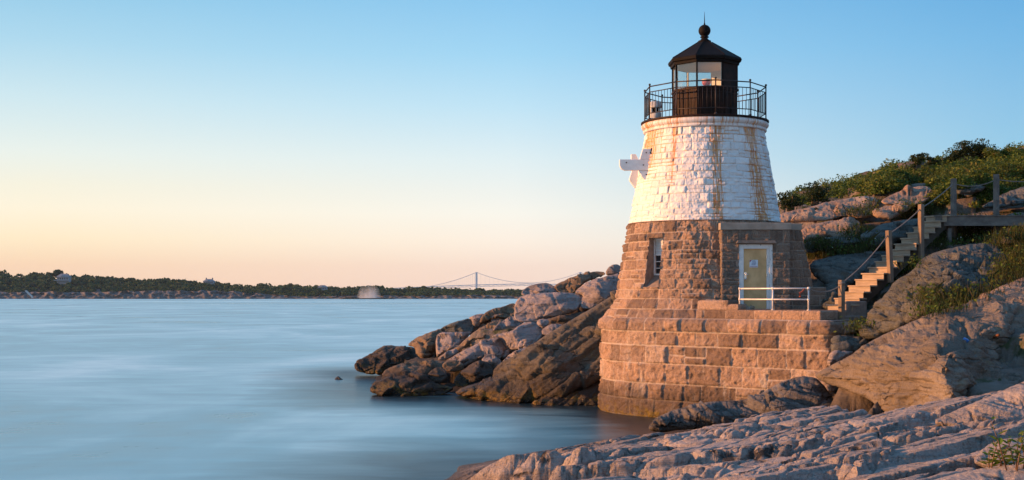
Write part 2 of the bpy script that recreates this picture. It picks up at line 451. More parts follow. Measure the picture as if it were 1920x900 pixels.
class MB:
    def __init__(s): s.v = []; s.f = []
    def add(s, vs, fs):
        b = len(s.v); s.v += [tuple(p) for p in vs]; s.f += [tuple(i + b for i in f) for f in fs]; return s
    def box(s, c, h, rz=0.0, basis=None):
        """centre, half sizes; basis: three axis vectors"""
        if basis is None:
            ca, sa = math.cos(rz), math.sin(rz); basis = ((ca, sa, 0), (-sa, ca, 0), (0, 0, 1))
        A = [Vector(b) for b in basis]; c = Vector(c)
        vs = [c + A[0] * (x * h[0]) + A[1] * (y * h[1]) + A[2] * (z * h[2]) for x in (-1, 1) for y in (-1, 1) for z in (-1, 1)]
        return s.add(vs, [(0, 1, 3, 2), (4, 6, 7, 5), (0, 4, 5, 1), (2, 3, 7, 6), (0, 2, 6, 4), (1, 5, 7, 3)])
    def bbox(s, lo, hi): return s.box([(a + b) / 2 for a, b in zip(lo, hi)], [(b - a) / 2 for a, b in zip(lo, hi)])
    def prism(s, pts, ext):
        """closed outline pts (3-D) pushed along ext"""
        n = len(pts); e = Vector(ext)
        vs = [Vector(p) for p in pts] + [Vector(p) + e for p in pts]
        return s.add(vs, [tuple(range(n))[::-1], tuple(range(n, 2 * n))] + [(i, (i + 1) % n, (i + 1) % n + n, i + n) for i in range(n)])
    def tube(s, pts, r, n=8, caps=True):
        pts = [Vector(p) for p in pts]; rs = r if isinstance(r, (list, tuple)) else [r] * len(pts)
        rings = []
        for i, p in enumerate(pts):
            t = (pts[min(i + 1, len(pts) - 1)] - pts[max(i - 1, 0)]).normalized()
            a = t.orthogonal().normalized() if abs(t.z) > .95 else t.cross(Vector((0, 0, 1))).normalized()
            b = t.cross(a)
            rings.append([p + (a * math.cos(k * 2 * math.pi / n) + b * math.sin(k * 2 * math.pi / n)) * rs[i] for k in range(n)])
        vs = [q for r_ in rings for q in r_]
        fs = [(i * n + k, i * n + (k + 1) % n, (i + 1) * n + (k + 1) % n, (i + 1) * n + k) for i in range(len(pts) - 1) for k in range(n)]
        if caps: fs += [tuple(range(n))[::-1], tuple((len(pts) - 1) * n + k for k in range(n))]
        return s.add(vs, fs)
    def lathe(s, prof, c=(0, 0, 0), n=48, a0=0.0):
        vs = []; fs = []
        for r, z in prof:
            for k in range(n):
                a = a0 + k * 2 * math.pi / n
                vs.append((c[0] + r * math.sin(a), c[1] - r * math.cos(a), c[2] + z))
        for i in range(len(prof) - 1):
            for k in range(n): fs.append((i * n + k, i * n + (k + 1) % n, (i + 1) * n + (k + 1) % n, (i + 1) * n + k))
        if prof[0][0] > 1e-4: fs.append(tuple(range(n))[::-1])
        if prof[-1][0] > 1e-4: fs.append(tuple((len(prof) - 1) * n + k for k in range(n)))
        return s.add(vs, fs)
    def build(s, name, mat, parent=None, smooth=False, bevel=0.0, loc=None):
        me = bpy.data.meshes.new(name)
        v = s.v if loc is None else [tuple(a - b for a, b in zip(p, loc)) for p in s.v]
        me.from_pydata(v, [], s.f); me.validate()
        me.polygons.foreach_set('use_smooth', [smooth] * len(me.polygons))
        me.materials.append(mat)
        o = bpy.data.objects.new(name, me); col.objects.link(o)
        if parent is not None: o.parent = parent
        if loc is not None: o.location = loc
        if bevel:
            m = o.modifiers.new('bevel', 'BEVEL'); m.width = bevel; m.segments = 2; m.limit_method = 'ANGLE'
        return o

def vnormals(V, F):
    N = np.zeros_like(V)
    a, b, c, d = (V[F[:, i]] for i in range(4))
    fn = np.cross(c - a, d - b)
    for i in range(4): np.add.at(N, F[:, i], fn)
    l = np.linalg.norm(N, axis=1); l[l == 0] = 1
    return N / l[:, None]

def poly_sd(px, py, poly):
    """signed distance to a closed polygon (inside positive) and the nearest point on it"""
    best = np.full(px.shape, 1e18); nx = np.zeros(px.shape); ny = np.zeros(px.shape); ins = np.zeros(px.shape, bool)
    n = len(poly)
    for i in range(n):
        x0, y0 = poly[i]; x1, y1 = poly[(i + 1) % n]
        dx, dy = x1 - x0, y1 - y0; L = dx * dx + dy * dy
        if L < 1e-12: continue
        t = np.clip(((px - x0) * dx + (py - y0) * dy) / L, 0, 1)
        qx, qy = x0 + t * dx, y0 + t * dy
        d = (px - qx) ** 2 + (py - qy) ** 2
        m = d < best
        best = np.where(m, d, best); nx = np.where(m, qx, nx); ny = np.where(m, qy, ny)
        if y0 != y1:
            cross = ((y0 > py) != (y1 > py)) & (px < dx * (py - y0) / dy + x0)
            ins ^= cross
    d = np.sqrt(best)
    return np.where(ins, d, -d), nx, ny

def chaikin(p, it=1):
    p = [tuple(map(float, q)) for q in p]
    for _ in range(it):
        q = []
        for i in range(len(p)):
            a, b = p[i], p[(i + 1) % len(p)]
            q += [(a[0] * .8 + b[0] * .2, a[1] * .8 + b[1] * .2), (a[0] * .2 + b[0] * .8, a[1] * .2 + b[1] * .8)]
        p = q
    return p

ROCKS = []          # for ray casts
def strata(V, bed, period, seed, warp=.5):
    """stepped layers along the bedding normal: 0..1"""
    w = fbm(V[:, 0] * .5 + seed, V[:, 1] * .5, V[:, 2] * .5, 3) * warp
    s = (V @ np.asarray(bed)) / period + w
    k = np.floor(s); f = s - k
    h = hash01(k.astype(np.int64), np.full(len(k), seed % 97, np.int64), np.zeros(len(k), np.int64), 5)
    h2 = hash01(k.astype(np.int64) + 1, np.full(len(k), seed % 97, np.int64), np.zeros(len(k), np.int64), 5)
    e = sstep(.78, 1.0, f)
    return h * (1 - e) + h2 * e - .35 * np.exp(-((f - .92) / .06) ** 2)

def outline_rock(name, pts, d0, d1=None, mat='boulder', bulge=.5, thick=1.0, step=1.8, rough=.06, lay=.05, bed=(-.25, -.1, 1), period=.22, facet=.12, fscale=1.1,
                 ctrl=None, seed=1, bw=None, planes=0, label=None, cat='boulder', group=None, kind=None, par=None, jag=1.2, sm=1):
    """a solid rock: silhouette pts at real distance d0 (foot) .. d1 (top), leaning back, rounded front and back"""
    poly = np.array(chaikin(pts, sm))
    x0, y0 = poly.min(0); x1, y1 = poly.max(0)
    if d1 is None: d1 = d0
    gx = np.arange(x0 - step, x1 + 2 * step, step); gy = np.arange(y0 - step, y1 + 2 * step, step)
    X, Y = np.meshgrid(gx, gy); shp = X.shape
    sd, nx, ny = poly_sd(X.ravel(), Y.ravel(), poly)
    X = X.ravel(); Y = Y.ravel()
    ins = sd > 0
    I = np.arange(len(X)).reshape(shp)
    q = np.stack([I[:-1, :-1], I[1:, :-1], I[1:, 1:], I[:-1, 1:]], -1).reshape(-1, 4)
    q = q[ins[q].any(1)]
    used = np.unique(q); remap = -np.ones(len(X), int); remap[used] = np.arange(len(used)); q = remap[q]
    px = np.where(ins, X, nx)[used]; py = np.where(ins, Y, ny)[used]; dist = np.maximum(sd[used], 0)
    # ragged outline
    jx = fbm(px * .08 + seed, py * .08, px * 0 + seed, 3) * jag; jy = fbm(px * .08, py * .08 + 31 + seed, px * 0, 3) * jag
    fx, fy = (px + jx), (py + jy)
    dm = dist.max(); bw = bw or dm * .75
    g = np.sqrt(np.clip(1 - (1 - np.clip(dist / bw, 0, 1)) ** 2, 0, 1))
    gb = g
    if planes:
        rp = random.Random(seed * 7 + 1); cx, cy = (x0 + x1) / 2, (y0 + y1) / 2; hw_, hh_ = (x1 - x0) / 2, (y1 - y0) / 2
        u = (px - cx) / hw_; v = (py - cy) / hh_; h = np.full(px.shape, 1.0)
        wob = .10 * fbm(px * .03 + seed, py * .03, px * 0 + seed, 4)
        a0 = rp.uniform(0, 6.28)
        for k_ in range(planes):
            a = a0 + (k_ + rp.uniform(-.3, .3)) * 6.283 / planes; sl = rp.uniform(.35, 1.15)
            h = np.minimum(h, rp.uniform(.5, .85) + .22 * sl - sl * (math.cos(a) * u + math.sin(a) * v) + wob)
        g = np.minimum(g, np.maximum(.12 * g, g * np.clip(h, -.4, 1.1)))
    tt = np.clip((y1 - py) / max(y1 - y0, 1), 0, 1)
    dep = d0 + (d1 - d0) * tt
    if ctrl:
        f = rbf_fit([(c[0], c[1]) for c in ctrl], [c[2] for c in ctrl]); dep = f(px, py)
    scale = 1.0
    def pt(dd): return np.stack([(fx - HX) / FPX * dd, dd, CAMZ - (fy - HY) / FPX * dd], 1)
    Vf = pt(dep - bulge * g)
    N = vnormals(Vf, q)
    if N[:, 1].mean() > 0: N = -N; q = q[:, ::-1]
    fade = sstep(0, max(bw * .25, step * 2), dist)
    s = seed * 1.37
    D = rough * fbm(Vf[:, 0] * 1.1 + s, Vf[:, 1] * 1.1, Vf[:, 2] * 1.1, 6, .55)
    D += rough * .6 * (ridged(Vf[:, 0] * .8, Vf[:, 1] * .8 + s, Vf[:, 2] * .8, 4) - .5)
    if facet:
        wv = .35 * fbm(Vf[:, 0] * .9, Vf[:, 1] * .9 + s, Vf[:, 2] * .9, 3)
        f1, f2, cid, vx, vy, vz = worley(Vf[:, 0] * fscale + s + wv, Vf[:, 1] * fscale * .6, Vf[:, 2] * fscale * 1.3 + wv, seed)
        a1 = (cid * 37.7) % 1 - .5; a2 = (cid * 91.3) % 1 - .5; a3 = (cid * 53.9) % 1 - .5
        D += facet * ((cid - .5) + 1.1 * (a1 * vx + a2 * vy + a3 * vz)) - facet * .3 * np.exp(-((f2 - f1) / .05) ** 2)
    if lay:
        D += lay * (strata(Vf, bed, period, seed) - .5) + lay * .4 * (strata(Vf, bed, period * .33, seed + 9) - .5)
    Vf = Vf + N * (D * fade)[:, None]
    Vb = pt(dep + thick * gb)
    edge = dist <= 0
    bi = np.where(edge, np.arange(len(px)), len(px) + np.cumsum(~edge) - 1)
    V = np.concatenate([Vf, Vb[~edge]])
    qb = bi[q][:, ::-1]
    keep = ~(edge[q].all(1))
    loc = (float(V[:, 0].mean()), float(V[:, 1].mean()), float(V[:, 2].min()))
    o = mesh_np(name, V, np.concatenate([q, qb[keep]]), M[mat] if isinstance(mat, str) else mat, par, True, None, loc)
    tag(o, label, cat, group, kind)
    ROCKS.append((V, np.concatenate([q])))
    return o
def grid_quads(nv, nu, closed):
    I = np.arange(nv * nu).reshape(nv, nu)
    if closed: I = np.concatenate([I, I[:, :1]], 1)
    return np.stack([I[:-1, :-1], I[:-1, 1:], I[1:, 1:], I[1:, :-1]], -1).reshape(-1, 4)

# ------------------------------------------------------------------ the sea
def make_sea():
    t = NT('sea_water'); P = t.pos()
    S1 = t.mapping(P, (.075, .05, 1)); S2 = t.mapping(P, (.20, .55, 1)); S3 = t.mapping(P, (.003, .010, 1))
    n1 = t.noise(S1, 1, 5, .6, .6); n2 = t.noise(S2, 1, 5, .6, .5); n3 = t.noise(S3, 1, 4, .55, .3)
    veil = t.math('ADD', t.math('MULTIPLY', n1, .5), t.math('ADD', t.math('MULTIPLY', n2, .18), t.math('MULTIPLY', n3, .45)))
    c = t.ramp(veil, [(.43, (.075, .25, .31)), (.52, (.17, .43, .50)), (.59, (.33, .62, .66)), (.68, (.58, .84, .84))])
    foam_refl_mask = t.math('ADD', t.attr('open_water'), t.math('MULTIPLY', t.math('SUBTRACT', n2, .5), .5))     # less foam close in, and the rocks' dark reflection painted into the colour
    c = t.mix(t.rng(foam_refl_mask, .75, .10), c, (.010, .026, .034, 1))
    t.set(color=c, rough=t.rng(veil, .45, .8, .26, .50), spec=.4,
          normal=t.bump(t.math('ADD', t.math('MULTIPLY', n2, .5), n1), .05, .5))
    t.b.inputs['IOR'].default_value = 1.33
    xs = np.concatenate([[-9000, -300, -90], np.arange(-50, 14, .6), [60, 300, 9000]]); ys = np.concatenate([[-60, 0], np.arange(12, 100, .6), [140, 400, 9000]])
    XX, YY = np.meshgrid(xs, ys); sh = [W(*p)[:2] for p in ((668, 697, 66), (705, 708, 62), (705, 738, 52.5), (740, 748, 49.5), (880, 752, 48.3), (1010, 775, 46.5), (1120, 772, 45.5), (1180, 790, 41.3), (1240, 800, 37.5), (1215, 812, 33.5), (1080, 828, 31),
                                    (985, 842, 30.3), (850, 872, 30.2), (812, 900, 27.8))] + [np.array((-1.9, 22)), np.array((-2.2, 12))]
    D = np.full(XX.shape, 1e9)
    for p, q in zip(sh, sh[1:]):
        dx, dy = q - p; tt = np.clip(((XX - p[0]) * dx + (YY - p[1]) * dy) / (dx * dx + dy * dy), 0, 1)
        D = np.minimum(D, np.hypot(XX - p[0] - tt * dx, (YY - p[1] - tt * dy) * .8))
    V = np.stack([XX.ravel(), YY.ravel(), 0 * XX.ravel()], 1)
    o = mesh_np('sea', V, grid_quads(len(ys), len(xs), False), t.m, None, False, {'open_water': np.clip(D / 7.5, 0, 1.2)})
    tag(o, 'still blue sea smoothed by a long exposure', None, None, 'structure')
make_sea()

# ------------------------------------------------------------------ terrain
def polar_grid(p0, p1, dp, d0, d1, ratio):
    px = np.arange(p0, p1, dp); n = int(math.log(d1 / d0) / math.log(ratio)) + 1
    d = d0 * ratio ** np.arange(n)
    PX, D = np.meshgrid(px, d)
    X = (PX - HX) / FPX * D
    I = np.arange(PX.size).reshape(PX.shape)
    q = np.stack([I[:-1, :-1], I[:-1, 1:], I[1:, 1:], I[1:, :-1]], -1).reshape(-1, 4)
    return X.ravel(), D.ravel(), q

def terrace(z, X, Y, a, b, H, sharp, seed, warp, cell=1.0, cellamp=.3, groove=.08):
    s = z - a * X - b * Y
    s = s + warp * fbm(X * .45 + seed, Y * .45, X * 0, 4)
    wx = X + .35 * fbm(X * .8, Y * .8, X * 0 + seed, 3); wy = Y + .35 * fbm(X * .8, Y * .8, X * 0 + seed + 8, 3)
    f1, f2, cid, _, _, _ = worley(wx * cell * .55 + wy * .15, wy * cell - wx * .12, np.full(X.shape, .5), seed)
    s = s + (cid - .5) * cellamp
    k = np.floor(s / H); f = s / H - k
    e = sstep(1 - sharp, 1, f)
    s2 = H * (k + e) - groove * np.exp(-((f - (1 - sharp)) / .05) ** 2)
    s2 = s2 - groove * .8 * np.exp(-((f2 - f1) / .035) ** 2)
    out_ = s2 + a * X + b * Y
    return out_

def wz(X, Y, z): return (X, Y, z)
shore_pts = [W(*p) for p in [
    (1455, 402, 56), (1500, 390, 56), (1560, 378, 57), (1640, 350, 58), (1700, 330, 60), (1800, 306, 62), (1920, 305, 62), (2080, 300, 62),
    (1480, 452, 52), (1600, 440, 50), (1700, 420, 49.5), (1800, 408, 48), (1920, 404, 46), (2100, 390, 46),
    (1500, 525, 47), (1560, 570, 45), (1640, 540, 44.5), (1700, 506, 43.5), (1780, 470, 43), (1850, 450, 43.5), (1920, 440, 44),
    (1570, 612, 41), (1640, 640, 38), (1750, 600, 37), (1850, 560, 37), (1900, 520, 37), (2050, 510, 34),
    (1600, 720, 34), (1750, 800, 28), (1950, 800, 22), (2150, 860, 15),
    (1250, 470, 57), (1350, 440, 57)]]
shore_pts += [(-4.3, 41, -1.2), (4, 39, -1.5), (7.5, 36, -1.0), (6.5, 45, .6), (9.5, 43.5, 2.2), (4.0, 34, -1.6), (9.5, 36.5, .6), (10.5, 39.5, 2.6),
              (-7.2, 65, -.4), (-4.7, 50, -.6), (-1.2, 49, -.7), (3.2, 46.5, -.6), (-5.5, 58.5, .5), (-3.5, 58.5, 1.3), (-1.6, 58.5, 2.0), (-.3, 57, 2.2), (2.9, 59, 3.3), (5, 60, 4.3), (7, 52, 3.2), (3, 53, 1.6), (0, 53, .5),
              (-9, 72, -1.2), (-6, 72, -.8), (-3, 66, 1.2), (0, 72, 1), (6, 75, 3.5), (-9, 55, -1.6), (-7, 47, -1.6), (-2, 43, -1.6),
              (16, 75, 9.5), (24, 80, 12), (34, 80, 13), (14, 66, 7.8), (20, 68, 10.4), (28, 68, 11.3), (12, 90, 7), (30, 100, 11), (0, 95, 0)]
shore_f = rbf_fit([(p[0], p[1]) for p in shore_pts], [p[2] for p in shore_pts])

def make_shore():
    X, Y, q = polar_grid(600, 3000, 3.8, 20, 105, 1.0050)
    z = shore_f(X, Y)
    steep = sstep(-.5, 1.0, z)
    zt = terrace(z, X, Y, .12, .10, .55, .35, 3, .5, .8, .5, .10)
    zt = zt + .10 * fbm(X * 1.2, Y * 1.2, zt, 5)
    z = z * (1 - steep) + zt * steep
    V = np.stack([X, Y, z], 1)
    t = NT('shore_ground'); P = t.pos()
    base = t.ramp(t.noise(P, .7, 6, .6, .3), [(.35, (.10, .08, .065)), (.5, (.155, .125, .10)), (.66, (.19, .16, .14))])
    S = t.mapping(P, (.55, .55, 6), (.1, -.25, 0)); st = t.noise(S, 1, 6, .6, .4)
    base = t.mix(t.math('MULTIPLY', t.rng(st, .5, .68), .6), base, (.10, .09, .08, 1))
    base = t.mix(t.rng(t.noise(P, .9, 5, .65), .52, .6), base, (.055, .06, .025, 1))
    sz = t.n('ShaderNodeSeparateXYZ'); t.put(sz.inputs[0], P)
    base = t.mix(t.rng(t.math('ADD', sz.outputs[2], t.math('MULTIPLY', t.noise(P, .8, 4, .6), 1.6)), 2.6, 1.2), base, (.035, .028, .022, 1))
    t.set(color=base, rough=.9, spec=.2, normal=t.bump(t.math('ADD', st, t.noise(P, 7, 5, .65)), .8, .08))
    o = mesh_np('rocky_hillside', V, q, t.m, None, True)
    tag(o, 'rocky hillside rising behind the lighthouse, with grass in its gaps', None, None, 'structure')
    ROCKS.append((V, q))
make_shore()

def make_ledge():
    pts = [W(*p) for p in [
        (850, 876, 30.2), (900, 862, 30), (985, 850, 29.7), (1080, 842, 30.1), (1215, 828, 30.4), (1270, 806, 31), (1450, 778, 30.6), (1560, 776, 29.5), (1650, 808, 27.5),
        (1760, 826, 25.5), (1900, 850, 22.5), (2100, 870, 18),
        (1000, 900, 23), (1150, 880, 22.5), (1300, 900, 18.6), (1450, 880, 18.0), (1600, 900, 14.8), (1750, 890, 13.8), (1900, 905, 11.8), (2100, 920, 9.5),
        (1250, 840, 25.5), (1400, 810, 25.5), (1550, 800, 24.5), (1050, 862, 26.5), (1700, 840, 19.5)]]
    pts += [((824 - HX) / FPX * 27.6, 27.6, -.02), ((858 - HX) / FPX * 30.4, 30.4, -.05), ((760 - HX) / FPX * 28, 28, -.5), (-4.5, 24, -.9), (-4.5, 18, -.8), (-1.1, 22, .12), (-1.0, 15, .2), (-2.0, 22, -.25), (-2.0, 15, -.2), (-3, 30, -1),
            (-1, 32.5, -1.1), (1.2, 32.8, -1.0), (3, 33, -.8), (4.3, 33.4, -.2), (6.5, 33.6, .1), (8.4, 32, .2), (9, 29.5, .6), (-1, 36, -1.6), (3, 36, -1.5), (7, 36, -.6)]
    f = rbf_fit([(p[0], p[1]) for p in pts], [p[2] for p in pts])
    X, Y, q = polar_grid(740, 2420, 2.8, 9.0, 34.5, 1.0020)
    z0 = f(X, Y)
    # overlapping slabs of the bedded rock: every slab is a tilted plate with broken ends, the highest one shows
    rl = random.Random(4)
    wx_ = X + .11 * fbm(X * .9, Y * .9, X * 0 + 2, 4); wy_ = Y + .16 * fbm(X * .8, Y * .8, X * 0 + 6, 4)
    und = .018 * fbm(X * .8, Y * .8, X * 0 + 12, 4)
    z = z0 - .24 + .7 * und
    lay_w = np.zeros_like(z)
    def plates(n, la, lb, lift, til, crev):
        nonlocal z
        for _ in range(n):
            d_ = 11.5 + 21 * rl.random() ** .8; px_ = rl.uniform(800, 1960); cx = (px_ - HX) / FPX * d_; cy = d_
            zc = float(f(np.array([cx]), np.array([cy]))[0])
            if zc < .05: continue
            th = .55 + rl.gauss(0, .28); c_, s_ = math.cos(th), math.sin(th); a_ = rl.uniform(*la); b_ = rl.uniform(*lb)
            m = np.where((np.abs(wx_ - cx) < a_ * 1.5) & (np.abs(wy_ - cy) < a_ * 1.5))[0]
            if len(m) == 0: continue
            dx, dy = wx_[m] - cx, wy_[m] - cy
            u = (dx * c_ + dy * s_) / a_; v = (-dx * s_ + dy * c_) / b_
            e1 = rl.uniform(-.35, .35); sh = np.maximum(np.abs(u + e1 * v), np.abs(v + rl.uniform(-.2, .2) * u))
            ddx, ddy = X[m] - cx, Y[m] - cy
            top = zc + rl.uniform(*lift) + (.13 + rl.gauss(0, .035) * til) * ddx + (-.075 + rl.gauss(0, .03) * til) * ddy + und[m] * .6
            top = top - np.maximum(sh - 1, 0) * b_ * 4.5
            z[m] -= crev * np.exp(-((sh - 1.04) / .06) ** 2)
            z[m] = np.maximum(z[m], top)
    plates(60, (1.8, 4.2), (.7, 1.6), (-.20, .06), 1.0, .16)
    plates(120, (.9, 2.6), (.22, .6), (-.17, .02), 1.1, .10)
    plates(80, (.3, .9), (.10, .28), (-.14, .02), 1.3, .06)
    f1, f2, cid, vx, vy, _ = worley((wx_ * .8 + wy_ * .6) * .3, (-wx_ * .6 + wy_ * .8) * .8, np.full(X.shape, .5), 11)
    z = z - .07 * np.exp(-((f2 - f1) / .02) ** 2)
    z = z + .012 * fbm(X * 5, Y * 5, X * 0, 4) - .03 * (ridged(X * 1.6 + Y * .8, Y * 2.4 - X, X * 0, 3) - .5)
    z = z0 + (z - z0) * (.12 + .88 * sstep(.0, .6, z0))
    k = sstep(-.35, .15, z0)
    z = z0 * (1 - k) + z * k
    V = np.stack([X, Y, z], 1)
    N = vnormals(V, q)
    if N[:, 2].mean() < 0: N = -N
    st = strata(V, (-.13, .075, 1), .11, 5, .25)
    steep = np.clip(1 - N[:, 2], 0, 1)
    V[:, :2] += N[:, :2] * (.09 * (st - .4) * sstep(.12, .5, steep))[:, None]
    o = mesh_np('rock_ledge', V, q, M['ledge'], None, True)
    tag(o, 'broad pinkish layered rock ledge filling the bottom of the view', 'rock ledge')
    ROCKS.append((V, q))
make_ledge()

# ------------------------------------------------------------------ the lighthouse
C0 = Vector(((1321 - HX) / FPX * 45, 45, 0))
VIEW_A = math.atan2(-C0.x, C0.y)           # turn of the side that faces the viewpoint

def masonry(U, Vv, lines, L, lrange, rng, split=.25, mw=.022, depth=.035, amp=.05, rounded=.05, nfreq=3.0):
    nv, nu = len(Vv), len(U)
    disp = np.zeros((nv, nu)); mort = np.zeros((nv, nu)); tone = np.zeros((nv, nu)); seed = np.zeros((nv, nu))
    jit = fbm(np.tile(U, (nv, 1)) * 1.7, np.tile(Vv[:, None], (1, nu)) * 1.7, np.zeros((nv, nu)) + rng.random() * 50, 3) * .014
    layouts = []
    for i in range(len(lines) - 1):
        x = -rng.random() * .4; js = [x]
        while x < L:
            x += rng.uniform(*lrange); js.append(x)
        n = len(js)
        layouts.append((np.array(js), [rng.random() < split for _ in range(n)], [rng.uniform(.38, .62) for _ in range(n)],
                        np.array([[rng.random() for _ in range(n)] for _ in range(2)]), np.array([[rng.gauss(0, 1) for _ in range(n)] for _ in range(4)])))
    for r, v in enumerate(Vv):
        i = int(np.clip(np.searchsorted(lines, v) - 1, 0, len(lines) - 2))
        js, sp, fr, tn, tilt = layouts[i]
        k = np.clip(np.searchsorted(js, U + jit[r]) - 1, 0, len(js) - 2)
        lo, hi = js[k], js[k + 1]
        du = np.minimum(U + jit[r] - lo, hi - U - jit[r])
        z0, z1 = lines[i], lines[i + 1]
        spk = np.array(sp)[k]; mid_ = z0 + (z1 - z0) * np.array(fr)[k]
        top = spk & (v >= mid_)
        lo_v = np.where(top, mid_, z0); hi_v = np.where(spk & ~top, mid_, z1)
        vv = v + jit[r]
        dv = np.minimum(vv - lo_v, hi_v - vv)
        e = np.minimum(du, dv)
        tone[r] = np.where(top, tn[1][k], tn[0][k])
        seed[r] = tone[r] * 61.7 + i * 3.1
        gr = sstep(mw * .3, mw * 1.3, e)
        mort[r] = 1 - sstep(mw * .45, mw * .9, e)
        pil = 1 - np.exp(-np.maximum(e, 0) / rounded)
        uu = (U - (lo + hi) / 2) / np.maximum(hi - lo, .05); wv = (v - (lo_v + hi_v) / 2) / np.maximum(hi_v - lo_v, .05)
        s1 = np.where(top, tilt[2][k], tilt[0][k]); s2 = np.where(top, tilt[3][k], tilt[1][k])
        disp[r] = -depth * (1 - gr) + amp * pil * gr * (.13 + .5 * np.clip(s1, -1.5, 1.5) * uu + .45 * np.clip(s2, -1.5, 1.5) * wv + .22 * s1)
    UU = np.tile(U, (nv, 1)); VV = np.tile(Vv[:, None], (1, nu))
    n = fbm(UU * nfreq + seed, VV * nfreq, seed, 6, .66) + .6 * (ridged(UU * nfreq * .8 + seed, VV * nfreq * .8, seed, 3) - .5)
    disp += amp * .7 * n * (1 - mort)
    return disp, mort, tone

LH = empty('lighthouse', (C0.x, C0.y, 0), 'stubby stone lighthouse, white above bare granite, with a black lantern room', 'lighthouse')
rng = random.Random(5)
A_ = lambda deg: math.radians(deg)

def ring_masonry(name, zs, Rf, lines, lrange, mat, open_=None, step=.024, rust=None, **kw):
    z0, z1 = zs
    R_ = Rf(np.array([(z0 + z1) / 2]))[0]
    nu = int(2 * math.pi * R_ / step); nv = int((z1 - z0) / step) + 1
    th = np.linspace(-math.pi, math.pi, nu, endpoint=False); Vv = np.linspace(z0, z1, nv)
    U = (th + math.pi) * R_
    d, mo, tn = masonry(U, Vv, np.array(lines), 2 * math.pi * R_, lrange, rng, **kw)
    R = Rf(Vv)[:, None] + d
    TH = np.tile(th, (nv, 1)); ZZ = np.tile(Vv[:, None], (1, nu))
    V = np.stack([R * np.sin(TH), -R * np.cos(TH), ZZ], -1).reshape(-1, 3)
    q = grid_quads(nv, nu, True)
    if open_:
        a0, a1, b0, b1 = open_
        tc = TH.ravel()[q].copy(); 
        am = TH.ravel()[q[:, 0]]; zm = ZZ.ravel()[q].mean(1)
        q = q[~((am > a0) & (am < a1) & (zm > b0) & (zm < b1))]
    attrs = {'tone': tn, 'mortar': mo}
    if rust is not None: attrs['rust'] = rust(TH, ZZ, mo, tn)
    return mesh_np(name, V, q, mat, LH, True, attrs)

# granite base: an arc on the water side that runs into a straight wall towards the viewpoint's right
nA = math.radians(-41.3)
nW = np.array([math.sin(nA), -math.cos(nA)]); dW = np.array([math.cos(nA), math.sin(nA)]); 
RB, LW, TOP = 3.55, 6.62, 3.22
def base_path(off=0.0, step=.025, a_start=-235, L=LW, back=1.3, rc=.22):
    P, N = [], []
    R = RB + off
    for a in np.arange(math.radians(a_start), nA, step / R):
        P.append((R * math.sin(a), -R * math.cos(a))); N.append((math.sin(a), -math.cos(a)))
    p0 = nW * R
    for s in np.arange(0, L - rc, step): P.append(tuple(p0 + dW * s)); N.append(tuple(nW))
    c = p0 + dW * (L - rc) - nW * rc
    for a in np.linspace(0, math.pi / 2, 14)[1:]:
        n = nW * math.cos(a) + dW * math.sin(a); P.append(tuple(c + n * rc)); N.append(tuple(n))
    e = c + dW * rc
    for s in np.arange(step, back, step * 1.5): P.append(tuple(e - nW * s)); N.append(tuple(dW))
    return np.array(P), np.array(N)

def path_masonry(name, P, N, zs, lines, lrange, mat, parent, offz=None, step=.025, hole=None, cap=True, loc=None, **kw):
    U = np.concatenate([[0], np.cumsum(np.linalg.norm(np.diff(P, axis=0), axis=1))])
    z0, z1 = zs; nv = int((z1 - z0) / step) + 1; Vv = np.linspace(z0, z1, nv)
    d, mo, tn = masonry(U, Vv, np.array(lines), U[-1], lrange, rng, **kw)
    off = (offz(Vv) if offz else np.zeros(nv))[:, None] + d
    V = np.stack([P[None, :, 0] + N[None, :, 0] * off, P[None, :, 1] + N[None, :, 1] * off, np.tile(Vv[:, None], (1, len(P)))], -1)
    q = grid_quads(nv, len(P), False)
    V = V.reshape(-1, 3)
    if hole is not None:
        cen = V[q].mean(1); q = q[~hole(cen)]
    Fs = [q]
    o = mesh_np(name, V, Fs, mat, parent, True, {'tone': tn, 'mortar': mo})
    return o

Pb, Nb = base_path()
lines_b = [-.35, .02, .56, 1.10, 1.74, 2.33, 2.78, TOP]
def off_b(z):
    o = .10 * np.clip((1.1 - z) / 1.4, 0, 1) + .02
    o = o + .05 * sstep(2.76, 2.82, z) - .16 * np.clip((z - 3.02) / .2, 0, 1) ** 2
    return o
path_masonry('stone_base', Pb, Nb, (-.35, TOP), lines_b, (.62, 1.35), M['granite'], LH, off_b, split=.06, amp=.12, depth=.03, mw=.03, rounded=.05, nfreq=4.2)
# flat top of the base and the platform
def plate(name, P, z, mat, parent, th=.3):
    mb = MB(); pts = [(p[0], p[1], z - th) for p in P]
    mb.prism(pts, (0, 0, th)); return mb.build(name, mat, parent)
P2, _ = base_path(-.16, .2, back=1.2)
plate('platform_top', P2, TOP - .01, M['granite_grey'], LH, .5)

